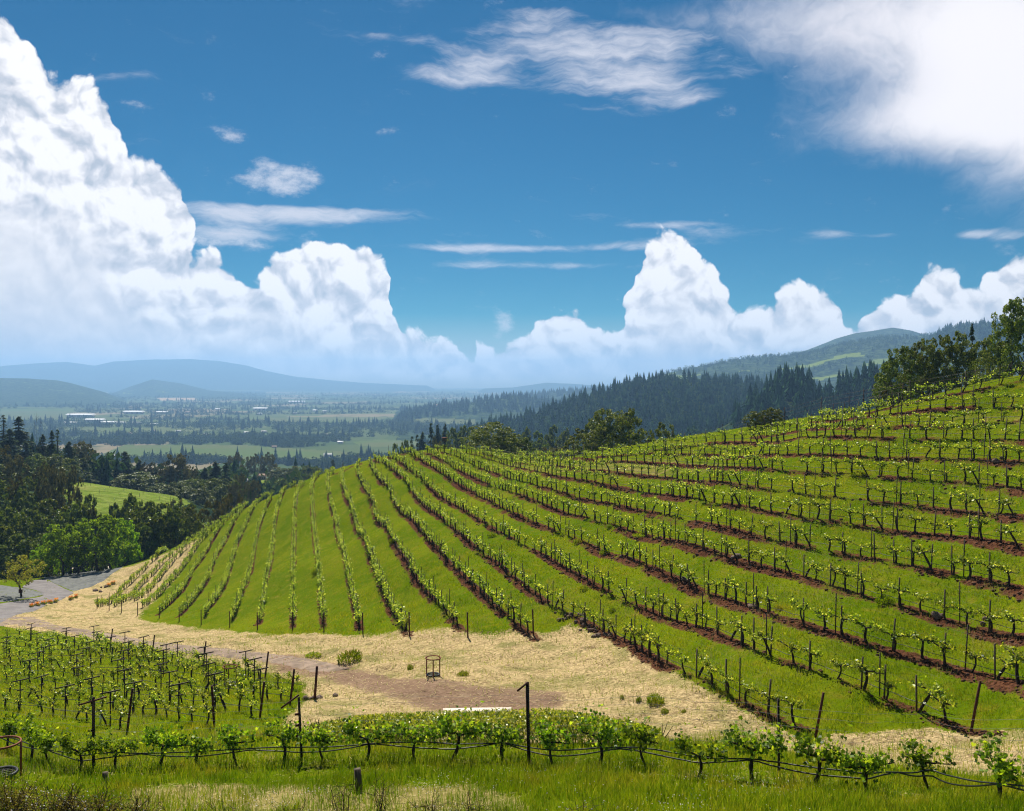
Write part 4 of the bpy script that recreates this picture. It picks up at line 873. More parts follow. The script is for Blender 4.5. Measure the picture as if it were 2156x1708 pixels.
def straw(n):
    x, y = scatter(n, 24, 170, g_r); m = mask_at(x, y); k = g_r.random(n) < np.maximum(m[:, 1]*(m[:, 1] > .3), (m[:, 3]*.8)*(np.hypot(x, y) < 38))*(1-.7*m[:, 2])*(1-np.clip(m[:, 0]*1.5, 0, 1)); x, y = x[k], y[k]; n = len(x); d = np.hypot(x, y)
    th = g_r.uniform(0, 6.28, n); L = g_r.uniform(.10, .28, n)*np.clip(d/45, .8, 2); w = .006*d/30*g_r.uniform(.7, 1.6, n); c, s = np.cos(th), np.sin(th); x2, y2 = x+c*L, y+s*L
    a = np.stack([x, y, H(x, y)+g_r.uniform(.0, .05, n)], 1); b = np.stack([x2, y2, H(x2, y2)+g_r.uniform(.0, .09, n)], 1); sd_ = np.stack([-s*w, c*w, 0*w], 1)
    v = np.stack([a-sd_, a+sd_, b+sd_, b-sd_], 1).reshape(-1, 3); o = obj('mown_straw', MB().add(v, [np.arange(4*n).reshape(n, 4)]).mesh('mown_straw', 'straw_blade')); tag(o, 'pale mown hay lying loose on the ground below the slope', 'straw', kind='stuff')
straw(130000)

def clods(n):
    x, y = scatter(n, 36, 105, g_r); m = mask_at(x, y); k = g_r.random(n) < np.clip(m[:, 0]*1.6-.45, 0, .8); x, y = x[k], y[k]; n = len(x); s = g_r.uniform(.03, .11, n)*np.clip(np.hypot(x, y)/55, .7, 1.5)
    base = ICO1[0]; v = base[None]*(1+g_r.normal(0, .22, (n, len(base), 1)))*s[:, None, None]*np.array([1.2, 1, .7])+np.stack([x, y, H(x, y)+s*.2], 1)[:, None]; f = (np.arange(n)*len(base))[:, None, None]+ICO1[1][None]
    tag(obj('soil_clods', MB().add(v.reshape(-1, 3), [f.reshape(-1, 3)]).mesh('soil_clods', 'clod')), 'red brown clods of earth on the bare strips below the vine rows', 'soil', kind='stuff')
clods(26000)

def seed_stalks(n):
    x, y = scatter(n, 36, 78, g_r); m = mask_at(x, y); q = fbm(x/3.5, y/3.5, 4, 44); k = (g_r.random(n) < (1-m[:, 1])*(1-m[:, 2])) & (q > .0); x, y = x[k], y[k]
    tag(obj('dry_grass', MB().add(*blades(x, y, g_r.uniform(.2, .45, len(x)), .011*np.hypot(x, y)/35, g_r)).mesh('dry_grass', 'straw_blade')), 'dry tan seed stalks standing in the green lanes', 'grass', kind='stuff')
seed_stalks(36000)

# ------------------------------------------------------------------ trees
def limb(b, p, d, L, r0, r, depth, tips):
    n = 5; q = np.linspace(0, 1, n)[:, None]; bend = r.normal(0, .16, 3); pts_ = p+d*L*q+bend*L*q**2; b.add(*tube(pts_, np.linspace(r0, r0*.6, n), 6 if depth < 2 else 4, False))
    if depth == 0: tips.append(pts_[-1])
    if depth < 3:
        for _ in range(3 if depth == 0 else 2):
            nd = unit(unit(pts_[-1]-pts_[-2])+r.normal(0, .55, 3)+np.array([0, 0, .12])); limb(b, pts_[-1], nd, L*r.uniform(.55, .8), r0*.58, r, depth+1, tips)
    else: tips.append(pts_[-1])
def broadleaf(seed, mat, n=8000, leaf=.42, trunk=.14, lobes=15, squat=1.0, sparse=0.0, low=.0):
    """round tree 10 m high, crown radius 5: (trunk mesh, crown mesh)"""
    r = np.random.default_rng(seed); b = MB(); tips = []
    limb(b, np.array([0, 0, -.6]), unit(np.array([r.normal(0, .05), r.normal(0, .05), 1])), 10*trunk+.9, .30, r, 0, tips)
    cz0 = 10*low; ctr = []; sz = []
    for i in range(lobes):
        t_ = i*2.4+r.uniform(0, .6); k = (i+.5)/lobes; zz = cz0+.9+(8.4-cz0-.6)*k; pr = 3.3*math.sqrt(max(.05, 1-((k-.3)/.72)**2))*r.uniform(.7, 1.05)
        ctr.append((pr*math.cos(t_), pr*math.sin(t_), zz)); sz.append(r.uniform(1.5, 2.4)*(1-.25*k))
    ctr = np.array(ctr); sz = np.array(sz); m = n//lobes; C = []
    for c, s in zip(ctr, sz):
        sub = unit(r.normal(size=(16, 3))+np.array([0, 0, .35]))*s*r.uniform(.65, 1.0, (16, 1))*np.array([1, 1, .8])+c; ssz = r.uniform(.22, .5, 16)*s*.75
        i = r.integers(0, 16, m); d = unit(r.normal(size=(m, 3))); C.append(sub[i]+d*ssz[i][:, None]*r.uniform(.45, 1.0, (m, 1))**.5*np.array([1, 1, .75]))
    C = np.concatenate(C); 
    if sparse: C = C[r.random(len(C)) > sparse]
    C[:, 2] = np.maximum(C[:, 2], cz0*.7+r.uniform(0, .5, len(C))); top = np.percentile(C[:, 2], 99.7); C[:, 2] *= 10/top; rr_ = np.percentile(np.hypot(C[:, 0], C[:, 1]), 98); C[:, :2] *= 5/rr_
    out = unit(C-np.array([0, 0, 5.])); cm = MB().add(*leaves(C, r.uniform(.7, 1.3, len(C))*leaf, r, .5, False, .7)).mesh('crown', mat)
    return b.mesh('trunk', 'tree_bark', True), cm
def conifer(seed, mat, n=9000, sparse=.0):
    """spire 10 m high, lower radius 2"""
    r = np.random.default_rng(seed); b = MB(); b.add(*tube([(0, 0, -.6), (.03, 0, 4), (0, .03, 7.5), (0, 0, 9.8)], [.22, .16, .08, .02], 7)); C = []; D = []
    lv = np.sort(r.uniform(.08, .99, 46)); 
    for l in lv:
        R_ = 2.1*(1-l)**.8*r.uniform(.7, 1.1)+.12; k = r.integers(4, 8)
        for a in r.uniform(0, 6.28, k):
            if r.random() < sparse: continue
            L = R_*r.uniform(.55, 1.15); m = max(5, int(n/280*L/1.0)); q = r.uniform(.12, 1, m)
            z = 10*l-.35*L*q-.12*L*q*q; wd_ = .22*L*(1-.5*q)
            th = a+r.normal(0, 1, m)*wd_/(L*q+.3); C.append(np.stack([np.cos(th)*L*q, np.sin(th)*L*q, z+r.normal(0, .07, m)], 1)); D.append(np.stack([np.cos(th), np.sin(th), np.full(m, -.35)], 1))
            if L > .8 : b.add(*tube([(0, 0, 10*l), (math.cos(a)*L*.8, math.sin(a)*L*.8, 10*l-.35*L*.8)], [.035, .012], 3, False))
    C = np.concatenate(C); D = np.concatenate(D); return b.mesh('trunk', 'tree_bark', True), MB().add(*leaves(C, r.uniform(.22, .42, len(C)), r, .8, False, .38, D)).mesh('crown', mat)
def bare(seed):
    r = np.random.default_rng(seed); b = MB(); tips = []; limb(b, np.array([0, 0, -.5]), np.array([0, 0, 1.]), 4.5, .16, r, 0, tips); c = MB()
    for t_ in tips:
        for _ in range(5): d = unit(r.normal(size=3)+[0, 0, .9]); c.add(*tube([t_, t_+d*r.uniform(.8, 1.9)], [.035, .012], 3, False))
    return b.mesh('trunk', 'tree_bark', True), c.mesh('twigs', 'tree_bark')
KT = {'oak': [broadleaf(1, 'oak_leaf'), broadleaf(2, 'oak_leaf', low=.02), broadleaf(3, 'oak_leaf', lobes=11)],
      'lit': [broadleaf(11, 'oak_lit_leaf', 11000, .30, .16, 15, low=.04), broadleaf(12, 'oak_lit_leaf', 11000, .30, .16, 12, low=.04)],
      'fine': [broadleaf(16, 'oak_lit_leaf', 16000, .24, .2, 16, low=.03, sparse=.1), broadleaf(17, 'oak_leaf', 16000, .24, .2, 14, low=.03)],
      'maple': [broadleaf(21, 'maple_leaf', 8500, .34, .24, 13, low=.2), broadleaf(22, 'maple_leaf', 8500, .34, .24, 11, low=.17)],
      'young': [broadleaf(31, 'young_leaf', 2600, .42, .26, 10, low=.26, sparse=.25)],
      'grey': [broadleaf(41, 'grey_leaf', 3600, .42, .5, 9, low=.42, sparse=.1), broadleaf(42, 'grey_leaf', 4200, .42, .4, 12, low=.25)],
      'olive': [broadleaf(51, 'olive_leaf', 4200, .40, .2, 10, low=.05), broadleaf(52, 'olive_leaf', 3200, .42, .2, 9, low=.05, sparse=.2)],
      'con': [conifer(61, 'pine_leaf'), conifer(62, 'pine_leaf'), conifer(63, 'pine_leaf', 3000, .25)], 'bare': [bare(71)]}
LOOK = {'oak': 'dark round oak', 'lit': 'sunlit bushy oak', 'fine': 'dense fine-leaved oak', 'maple': 'bright green maple', 'young': 'small yellowish tree', 'grey': 'thin greyish pine', 'olive': 'olive brown bush', 'con': 'dark pointed conifer', 'bare': 'bare leafless tree'}
NAME = {'oak': 'oak_tree', 'lit': 'oak_tree', 'fine': 'oak_tree', 'maple': 'maple_tree', 'young': 'young_tree', 'grey': 'pine_tree', 'olive': 'bush', 'con': 'conifer', 'bare': 'bare_tree'}
def tree(kind, u, vtop, hw, d, label, group, vbase=None):
    x = (u-U0)/F*d; z = ground_z(x, d); h = max(2., -(vtop-V0)/F*d-z); R_ = hw/F*d; tm, cm = random.choice(KT[kind])
    R_ *= {'con': 4.0, 'oak': 1.4, 'lit': 1.45, 'fine': 1.5, 'maple': 1.3}.get(kind, 1.1)
    t = thing(NAME[kind], (x, d, z), random.uniform(0, 6.28), (R_/5, R_/5, h/10)); tag(t, label, 'bush' if kind == 'olive' else 'tree', group)
    obj('trunk', tm, t); obj('twigs' if kind == 'bare' else 'crown', cm, t); return t
def X1(*l): return [(k, .3418*x, 684+.3418*y, .3418*w, d) for k, x, y, w, d in l]
def X2(*l): return [(k, 684+.3662*x, 684+.3662*y, .3662*w, d) for k, x, y, w, d in l]
def X3(*l): return [(k, 1421+.3408*x, 579+.3408*y, .3408*w, d) for k, x, y, w, d in l]
WOODS = {
 'on the wooded bank at the left edge': X1(('con',20,555,55,380),('con',115,565,80,365),('con',60,640,70,350),('bare',230,600,45,340),('con',265,675,50,350),('con',320,650,42,345),('con',355,645,45,340),('con',425,710,55,350),('con',160,720,70,335),('oak',330,800,90,330),('grey',490,720,75,385),('olive',550,735,50,395),('olive',20,745,85,290),('grey',90,800,70,275),('oak',200,800,70,310),('oak',20,860,80,280),('oak',180,940,70,255),('olive',100,940,70,245),
      ('grey',290,850,60,252),('grey',345,870,65,247),('grey',430,880,75,242),('oak',25,960,75,250),('oak',120,1010,90,245),('oak',60,1130,110,215),('oak',200,1060,110,232),('oak',330,1085,125,226),('oak',445,1115,95,222),('oak',540,1060,75,226),('olive',570,1120,50,224),('oak',30,1230,110,200),('oak',115,1300,110,196),('oak',235,1290,95,200),('oak',0,1180,80,212),('oak',260,1180,90,214),('con',500,780,55,370),('oak',430,800,80,360),('olive',250,880,60,280)),
 'behind the parking lot': X1(('maple',385,1230,105,188),('maple',475,1225,100,193),('maple',600,1178,125,190),('maple',700,1195,95,195),('maple',785,1205,75,200),('maple',320,1280,70,194),('maple',250,1370,60,190)),
 'left of the vine slope behind the lot': X1(('oak',715,1110,70,232),('oak',810,1055,85,228),('oak',900,1100,115,216),('oak',1050,1105,105,213),('lit',1120,1130,90,219),('oak',960,1180,110,210),('oak',780,1170,100,216),('oak',1180,1190,60,214),('oak',860,1250,110,207),('olive',1210,1125,75,222),('olive',1290,1095,85,228),('olive',1400,1045,95,232),('olive',1480,1050,60,236),('olive',1350,1085,70,233),('con',1110,990,55,250),('oak',1160,1110,70,240),('grey',1080,1080,60,246)),
 'in the woodland band behind the meadow': X1(('oak',470,838,65,425),('oak',580,830,95,405),('oak',680,900,80,395),('oak',770,930,70,385),('con',770,780,75,432),('con',860,822,48,432),('con',700,830,50,430),('oak',860,910,105,385),('olive',950,850,55,425),('grey',1080,798,85,405),('grey',1030,880,65,402),('grey',1180,880,60,400),('con',1260,870,65,392),('con',1330,830,70,382),('con',1390,850,70,372),('oak',1310,950,85,362),('oak',1210,950,75,370),('oak',1000,980,75,372),('oak',1110,960,75,372),('oak',1150,1000,60,352),('oak',1245,1000,65,342),('oak',1400,950,75,352),('grey',1480,915,50,362),('grey',1440,980,50,345),('con',1520,1010,14,300),('con',1545,1015,14,300),('oak',620,900,70,400),('grey',630,850,70,420),('con',960,880,55,415),('con',1130,850,50,410),('olive',900,850,50,425),('grey',1560,960,50,350)),
 'beyond the brow left of the pole box': X1(('oak',1720,880,65,520),('oak',1800,875,65,520),('oak',1740,950,70,420),('oak',1830,920,60,480),('oak',1900,868,55,520),('oak',1960,875,55,500),('con',2050,830,35,500),('grey',1650,790,60,640),('grey',1560,800,60,660),('grey',1450,790,60,640),('oak',2030,880,50,480))+X2(('con',500,640,40,430),('con',560,600,45,430),('con',610,565,40,440),('con',650,555,38,450),('con',690,550,38,460),('con',530,630,40,420),('oak',470,670,45,400),('oak',420,690,40,400),('grey',640,650,45,330),('oak',740,600,60,430),('oak',790,590,60,450)),
 'just behind the brow of the slope': X2(('lit',950,562,110,186),('lit',1035,610,80,190),('oak',1130,650,75,192),('oak',890,620,70,196),('lit',1640,488,105,170),('lit',1735,485,75,172),('lit',1480,600,85,166),('oak',1560,555,80,176),('lit',1835,600,50,180),('lit',1940,565,62,182),('olive',1340,705,70,152),('olive',1270,725,50,154)),
 'in the hollow below the wooded ridge': X2(('oak',1150,600,65,460),('oak',1210,620,65,460),('oak',1290,640,85,430),('oak',1330,588,60,470),('oak',1390,608,60,460),('oak',1240,660,80,420),('oak',1100,640,70,440),('oak',1040,640,60,450),('oak',2000,640,80,330)),
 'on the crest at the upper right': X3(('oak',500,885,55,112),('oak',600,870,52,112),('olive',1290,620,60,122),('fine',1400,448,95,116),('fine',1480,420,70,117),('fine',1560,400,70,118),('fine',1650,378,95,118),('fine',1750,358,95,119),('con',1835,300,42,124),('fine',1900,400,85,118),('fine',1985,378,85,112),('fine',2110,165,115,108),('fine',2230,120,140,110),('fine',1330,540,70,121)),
}
for place, lst in WOODS.items():
    lst = sorted(lst, key=lambda t: t[1])
    for i, (k, u, vt, hw, d) in enumerate(lst): tree(k, u, vt, hw, d, f'{LOOK[k]}, {ordw(i+1)} from the left {place}', 'trees '+place)
lot = tree('young', 45, 1172, 40, 150, 'small yellowish tree standing alone in the parking lot', None)
(lx, ly, lz) = lot.location
sg = thing('sign', (lx+.05, ly-.35, lz)); tag(sg, 'small brown sign on a stake before the lone tree in the lot', 'sign'); obj('panel', merge([box((0, 0, 1.05), (.6, .05, .55))]).mesh('panel', 'rusty_post'), sg); obj('stake', merge([box((0, .05, .5), (.08, .05, 1.2))]).mesh('stake', 'stake_wood'), sg)

# far woods: single conifers on the ridges, then masses
def spire(seed):
    r = np.random.default_rng(seed); b = MB(); n = 8
    for k in range(8):
        z0 = 1.0+k*1.12; R_ = 2.3*(1-k/8.6)*r.uniform(.8, 1.1); a = np.arange(n)*2*math.pi/n+r.uniform(0, 1); ro = R_*r.uniform(.6, 1.2, n); zz = z0-.5+r.normal(0, .15, n)
        apex = np.array([[0, 0, z0+1.9]]); o1 = np.stack([np.cos(a-.33)*ro*.8, np.sin(a-.33)*ro*.8, zz], 1); o2 = np.stack([np.cos(a+.33)*ro, np.sin(a+.33)*ro, zz-.2], 1); v = np.concatenate([apex, o1, o2]); j = np.arange(n); b.add(v, [np.stack([0*j, 1+j, 1+n+j], 1)])
    return b
SPB = [spire(i) for i in range(6)]; SPM = [b.mesh('conifer', 'wood_conifer') for b in SPB]
def blob(seed, n=90):
    r = np.random.default_rng(seed); c = unit(r.normal(size=(7, 3)))*np.array([.5, .5, .3])+np.array([0, 0, .5]); s = r.uniform(.28, .5, 7); i = r.integers(0, 7, n); p = c[i]+unit(r.normal(size=(n, 3)))*s[i][:, None]
    return MB().add(*leaves(p, r.uniform(.22, .40, n), r, .6, False, .8))
BLB = [blob(i) for i in range(6)]; BLF = [blob(i+20, 36) for i in range(6)]
fr = np.random.default_rng(99); forest = Mass(('wood_conifer', 'wood_canopy')); single = []
def ridge_scatter(i, n, front, back, umin, umax):
    sky_, d, w1, w2 = RIDGES[i]; u = fr.uniform(umin, umax, n); y = d+fr.uniform(-front, back, n); x = (u-U0)/F*y; return x, y
pool = []
for i, n, fb_, bk, u0, u1, cf in [(0,4600,520,60,880,1900,.58),(1,420,170,40,1545,1980,.95),(4,900,420,60,1930,2230,.4),(5,900,420,60,840,1300,.75),(6,420,300,60,1050,1400,.7)]:
    x, y = ridge_scatter(i, n, fb_, bk, u0, u1); z = H(x, y)
    for X, Y, Z in zip(x, y, z):
        con = fr.random() < cf; pool.append((Y, X, Z, con, fr.uniform(9, 27) if con else fr.uniform(8, 15)))
x, y = ridge_scatter(2, 3600, 1100, 60, 1380, 2230); z = H(x, y); pat = fbm(x/220, y/160, 4, 21)
for X, Y, Z, p in zip(x, y, z, pat):
    if p < .1: pool.append((Y, X, Z, fr.random() < .2, fr.uniform(8, 17)))
# valley edge woods
x, y = scatter(2600, 420, 1150, fr, -27, 28); z = H(x, y)
u_, v_ = to_px(x, y, z)
for X, Y, Z, uu, vv in zip(x, y, z, u_, v_):
    if in_poly(np.array([uu]), np.array([vv]), [(505,960),(620,960),(620,1050),(505,1050)])[0] and Y < 800: continue
    if (Z > -75 and uu < 300) or Z < -55: pool.append((Y, X, Z, fr.random() < .45, fr.uniform(8, 17)))
pool.sort(); ns = 0
for Y, X, Z, con, h in pool:
    uu, vv = to_px(X, Y, Z)
    if con and ns < 215 and 640 < Y and 900 < uu < 1990:
        ns += 1; o = obj('conifer', SPM[fr.integers(6)], None, (X, Y, Z-.5), (0, 0, fr.uniform(0, 6.28)), (h/10*1.5, h/10*1.5, h/10)); tag(o, 'small dark conifer among many on the wooded ridge beyond the brow', 'tree', 'conifers on the wooded ridge'); continue
    if con: v, f = SPB[fr.integers(6)].arrays(); forest.add(xf(v, X, Y, Z-.5, fr.uniform(0, 6.28), h/10*fr.uniform(1.2, 1.8), h/10), f, 0)
    else: v, f = (BLB if Y < 2000 else BLF)[fr.integers(6)].arrays(); forest.add(xf(v, X, Y, Z-.5, fr.uniform(0, 6.28), h*.62, h*.8), f, 1)
tag(forest.build('far_forest'), 'dense dark forest covering the ridges and slopes beyond the vineyard', 'forest', kind='stuff')
vw = Mass(('wood_conifer', 'wood_canopy'))
x, y = scatter(30000, 1250, 9500, fr, -30, 12); z = H(x, y); den = fbm(x/900, y/300, 4, 15)*1.2+fbm(x/160, y/160, 3, 16)*.6; u_, v_ = to_px(x, y, z)
infield = np.zeros(len(x), bool)
for ch, poly in FIELDS: infield |= in_poly(u_, v_, poly)
for X, Y, Z, dn, inf in zip(x, y, z, den, infield):
    if Z > -118 or inf or dn < -.075+.06*fr.random(): continue
    con = fr.random() < .13; h = fr.uniform(14, 27) if con else fr.uniform(6, 14)
    if con: v, f = SPB[fr.integers(6)].arrays(); vw.add(xf(v, X, Y, Z-.5, fr.uniform(0, 6.28), h/10*1.3, h/10), f, 0)
    else: v, f = (BLB if Y < 2200 else BLF)[fr.integers(6)].arrays(); vw.add(xf(v, X, Y, Z-.5, fr.uniform(0, 6.28), h*.85, h*.85), f, 1)
tag(vw.build('valley_woods'), 'belts and clumps of trees spread over the valley floor', 'trees', kind='stuff')

# ------------------------------------------------------------------ buildings
def house(u, v, wpx, label, name='house', wall='pale_wall', roof='grey_roof', group=None, d=None, depth=.7, hh=.35, rz=None, base=None):
    if d is None: d = 130*F/(v-V0)
    x = (u-U0)/F*d; w = wpx/F*d; D = w*depth; h = max(2.5, min(w*hh, 9)); z = ground_z(x, d); rz = random.uniform(-.4, .4) if rz is None else rz
    t = thing(name, (x, d, z), rz); tag(t, label, name.replace('_', ' '), group)
    obj('wall', merge([box((0, 0, h*.5-.5), (w, D, h+1))]).mesh('wall', wall), t)
    ov = .06*w; rh = h*.45
    vv = np.array([[-w/2-ov,-D/2-ov,h],[w/2+ov,-D/2-ov,h],[w/2+ov,D/2+ov,h],[-w/2-ov,D/2+ov,h],[-w/2-ov,0,h+rh],[w/2+ov,0,h+rh]]); obj('roof', MB().add(vv, [np.array([[0,1,5,4],[2,3,4,5]]), np.array([[0,4,3],[1,2,5]])]).add(vv*np.array([.999,.999,1])-np.array([0,0,.03]), [np.array([[0,3,2,1]])]).mesh('roof', roof), t)
    for k in range(3): obj('window', merge([box(((k-1)*w*.3, -D/2-.02, h*.5), (w*.12, .08, h*.35))]).mesh('window', 'dark_window'), t)
    return t
big = [(170,879,48,'longest'),(200,889,34,'second longest'),(282,872,36,'reddish edged'),(148,893,22,'smaller near'),(228,893,27,'wide near'),(254,892,18,'small near'),(287,892,16,'square'),(325,895,15,'lone'),(340,871,22,'distant'),(625,849,30,'far right'),(548,864,26,'right hand')]
for u, v, w, s in big: house(u, v, w, f'{s} white roofed warehouse at the left of the valley floor', 'warehouse', 'pale_wall', 'white_roof', 'white warehouses in the valley', rz=random.uniform(-.1, .1), hh=.16, depth=.5)
hr = np.random.default_rng(8); zones = [(240,560,905,925,'among the trees left of the middle of the valley'),(560,900,905,945,'among the trees above the slope brow'),(340,800,862,885,'far out on the valley floor'),(880,1000,862,930,'at the foot of the wooded ridge')]
for u0, u1, v0, v1, pl in zones:
    for k in range(6 if u0 != 880 else 2):
        c = hr.integers(3); house(hr.uniform(u0, u1), hr.uniform(v0, v1), hr.uniform(6, 11), f'small {["pale roofed", "brown roofed", "grey roofed"][c]} house {pl}', 'house', ['pale_wall', 'tan_wall', 'pale_wall'][c], ['white_roof', 'brown_roof', 'grey_roof'][c], 'small houses '+pl)
for u, v, w, l in [(234,966,19,'blue grey roofed farmhouse at the left end of the big valley field'),(337,966,11,'small farmhouse under dark trees at the edge of the big field'),(410,972,8,'tiny pale cottage below the big field'),(690,962,15,'low white shed beside the hedged plots in the valley')]: house(u, v, w, l, 'farmhouse', 'pale_wall', 'grey_roof' if w > 12 else 'white_roof')
house(553, 993, 14, 'brown roofed open hut on top of the small vineyard knoll', 'hut', 'tan_wall', 'brown_roof', None, 545, .6, .4, .1)
house(517, 1001, 9, 'small pale shed beside the vineyard knoll', 'shed', 'pale_wall', 'grey_roof', None, 520, .7, .4, .1)

# ------------------------------------------------------------------ small things around the slope
def rock_mesh(seed):
    r = np.random.default_rng(seed); v = ICO2[0].copy(); q = r.normal(size=(6, 3)); 
    for a in q: a = unit(a); dd = v@a; v -= np.clip(dd-.55, 0, None)[:, None]*a*.9
    v *= (1+r.normal(0, .035, (len(v), 1))); return MB().add(v, [ICO2[1]]).mesh('rock', 'rock')
RKM = [rock_mesh(i) for i in range(5)]
def rocks(spots, n, smin, smax, spread, place, group):
    c = 0
    for u, v in spots:
        (x, y, z), = cast([u], [v])
        for _ in range(n):
            X, Y = x+random.gauss(0, spread), y+random.gauss(0, spread*.6); s = random.uniform(smin, smax); c += 1
            o = obj('rock', random.choice(RKM), None, (X, Y, ground_z(X, Y)+s*.25), (random.uniform(-.5, .5), random.uniform(-.5, .5), random.uniform(0, 6)), (s*random.uniform(.8, 1.3), s, s*random.uniform(.55, .8))); tag(o, f'rough brown rock in the pile {place}', 'rock', group)
fx = lambda x, y: F_((x, y))[0]; gx = lambda x, y: G_((x, y))[0]; ex = lambda x, y: E_((x, y))[0]; dx_ = lambda x, y: D_((x, y))[0]
rocks([fx(420,360),fx(470,400),fx(500,460),fx(600,470),fx(610,520),fx(700,520),fx(350,380)], 5, .09, .24, .35, 'under the lowest right slope row', 'rocks under the lowest slope row')
rocks([gx(770,360),gx(950,400),dx_(300,1360),dx_(780,1610),dx_(1280,1400),fx(1330,70),fx(1930,290),ex(1790,895)], 2, .14, .34, .25, 'on the bare soil of the right slope', 'rocks on the right slope')
rocks([L_((1930,925))[0], L_((1985,915))[0]], 4, .12, .26, .28, 'at the leaning post left of the track', 'rocks at the leaning post')
rocks([(385/1.9, 2365/1.9), (405/1.9, 2350/1.9)], 3, .25, .5, .6, 'on the straw beside the parking lot', 'rocks beside the parking lot')
(x, y, z), = cast([L_((1938,925))[0][0]], [L_((1938,925))[0][1]]); tag(obj('leaning_post', PM['end'], None, (x, y, z), (0, .07, 0), (1.25, 1.25, 1.15)), 'dark leaning post propped up by rocks left of the track', 'post')
def clump(name, mat, seed, n, slim=.16):
    r = np.random.default_rng(seed); a = r.uniform(0, 6.28, n); q = np.sqrt(r.uniform(0, 1, n)); c = np.stack([np.cos(a)*q*.9, np.sin(a)*q*.9, r.uniform(.15, .85, n)*(1-.5*q)], 1); d = np.stack([np.cos(a)*q*.6, np.sin(a)*q*.6, np.ones(n)], 1); return MB().add(*leaves(c, r.uniform(.25, .5, n), r, .1, False, slim, d)).mesh(name, mat)
CLM = [clump('foliage', 'grass_blade', i, 420) for i in range(3)]
WEED = [(660,1383,19,12,'low'),(737,1392,36,26,'largest'),(864,1410,8,14,'small round'),(975,1424,15,14,'one beside the rusty drain guard,'),(1380,1484,22,28,'tall'),(1400,1502,10,14,'short'),(1345,1478,7,14,'thin'),(1310,1472,6,12,'single'),(1440,1500,7,10,'tiny')]
for u, v, hw, hp, l in WEED:
    (x, y, z), = cast([u], [v]); tag(obj('weed_clump', random.choice(CLM), None, (x, y, z-.05), (0, 0, random.uniform(0, 6)), (hw/F*y, hw/F*y*.8, hp/F*y*1.25)), f'{l} green weed clump on the straw below the slope', 'weed', 'green weed clumps on the straw')
SLW = [(1290,1288,9,12),(1640,1285,10,16),(1283,1112,7,10)]+[C_(p)[0]+(12, 12) for p in [(1280,1230),(1230,850),(1440,940),(540,800)]]+[B_(p)[0]+(9, 14) for p in [(520,1110),(1140,855)]]+[G_((510,300))[0]+(26, 16),E_((550,1030))[0]+(22, 10),D_((400,1190))[0]+(22, 10)]
for i, (u, v, hw, hp) in enumerate(SLW):
    (x, y, z), = cast([u], [v]); tag(obj('weed_clump', random.choice(CLM), None, (x, y, z-.05), (0, 0, random.uniform(0, 6)), (hw/F*y, hw/F*y*.8, hp/F*y*1.25)), 'lush green weed clump growing at a vine row on the slope', 'weed', 'weed clumps in the vine rows')
for i, (u, v, s) in enumerate([L_((655,1570))[0]+(0,),]+[(78,1276,12),(92,1273,10),(105,1271,12),(118,1268,9),(150,1262,9),(160,1259,8),(228,1235,9),(238,1230,7),(66,1279,9)]):
    if not s: continue
    (x, y, z), = cast([u], [v]); r = np.random.default_rng(i); t = thing('poppy_clump', (x, y, z), random.uniform(0, 6)); tag(t, f'low clump of orange poppies, {ordw(i)} along the edge of the driveway', 'flowers', 'poppies along the driveway'); sc = s/F*y*.6
    obj('foliage', CLM[i % 3], t, None, None, (sc*1.3, sc, .55)); n = 60; c = np.stack([r.normal(0, .5, n)*sc*1.3, r.normal(0, .4, n)*sc, r.uniform(.3, .62, n)], 1); obj('blossoms', MB().add(*leaves(c, .16, r, 1.5, False, .9)).mesh('blossoms', 'poppy_petal'), t)
def guard(u, v, h, label, s=1.0, ring=.42):
    (x, y, z), = cast([u], [v]); t = thing('drain_guard', (x, y, z), .4, (s, s, s)); tag(t, label, 'drain guard', 'rusty pipe guards over the drains'); a = np.linspace(0, 2*math.pi, 25)
    c = np.stack([np.cos(a)*ring, np.sin(a)*ring, 0*a+h], 1); obj('ring', merge([tube(c, .032, 6, False)]).mesh('ring', 'rusty_pipe'), t)
    for k in (.2, 2.3, 4.4): obj('leg', merge([tube([(math.cos(k)*ring, math.sin(k)*ring, -.2), (math.cos(k)*ring, math.sin(k)*ring, h)], .034, 6)]).mesh('leg', 'rusty_pipe'), t)
    b = MB(); c[:, 2] = .12; b.add(*tube(c*np.array([.8, .8, 1]), .05, 6, False))
    for k in np.linspace(-.27, .27, 5): L = math.sqrt(.34**2-k*k); b.add(*box((k, 0, .1), (.03, 2*L, .03))); b.add(*box((0, k, .105), (2*L, .03, .03)))
    obj('grate', b.mesh('grate', 'hose'), t)
guard(912, 1425, 1.05, 'rusty pipe guard over a round drain on the straw, right of the track')
guard(484, 1443, 1.15, 'rusty pipe guard at the edge of the lower left block by the track')
guard(4, 1636, 1.0, 'rusty pipe guard over a drain cut by the left photo edge', 1.15, .5)
tag(obj('drain_guard', None), 'rusty ring guard far up in the lower left block', 'drain guard', 'rusty pipe guards over the drains') if False else None
(x, y, z), = cast([1005], [1508]); tag(obj('concrete_slab', merge([box((0, 0, .1), (3.25, .75, .34), .05)]).mesh('concrete_slab', 'concrete'), None, (x, y, z)), 'long pale concrete slab lying at the edge of the dirt behind the hedge', 'slab')
for (u, v, w, h, l) in [(756,1664,.19,.62,'short square wooden stump post in the front grass'),(223,1648,.17,.34,'small cut wooden stump post in the grass at lower left')]:
    (x, y, z), = cast([u], [v], 60., 12.); tag(obj('stump_post', merge([box((0, 0, h/2-.15), (w, w, h+.3), .3, .97)]).mesh('stump_post', 'stake_wood'), None, (x, y, z), (0, -.08, 0)), l, 'post')
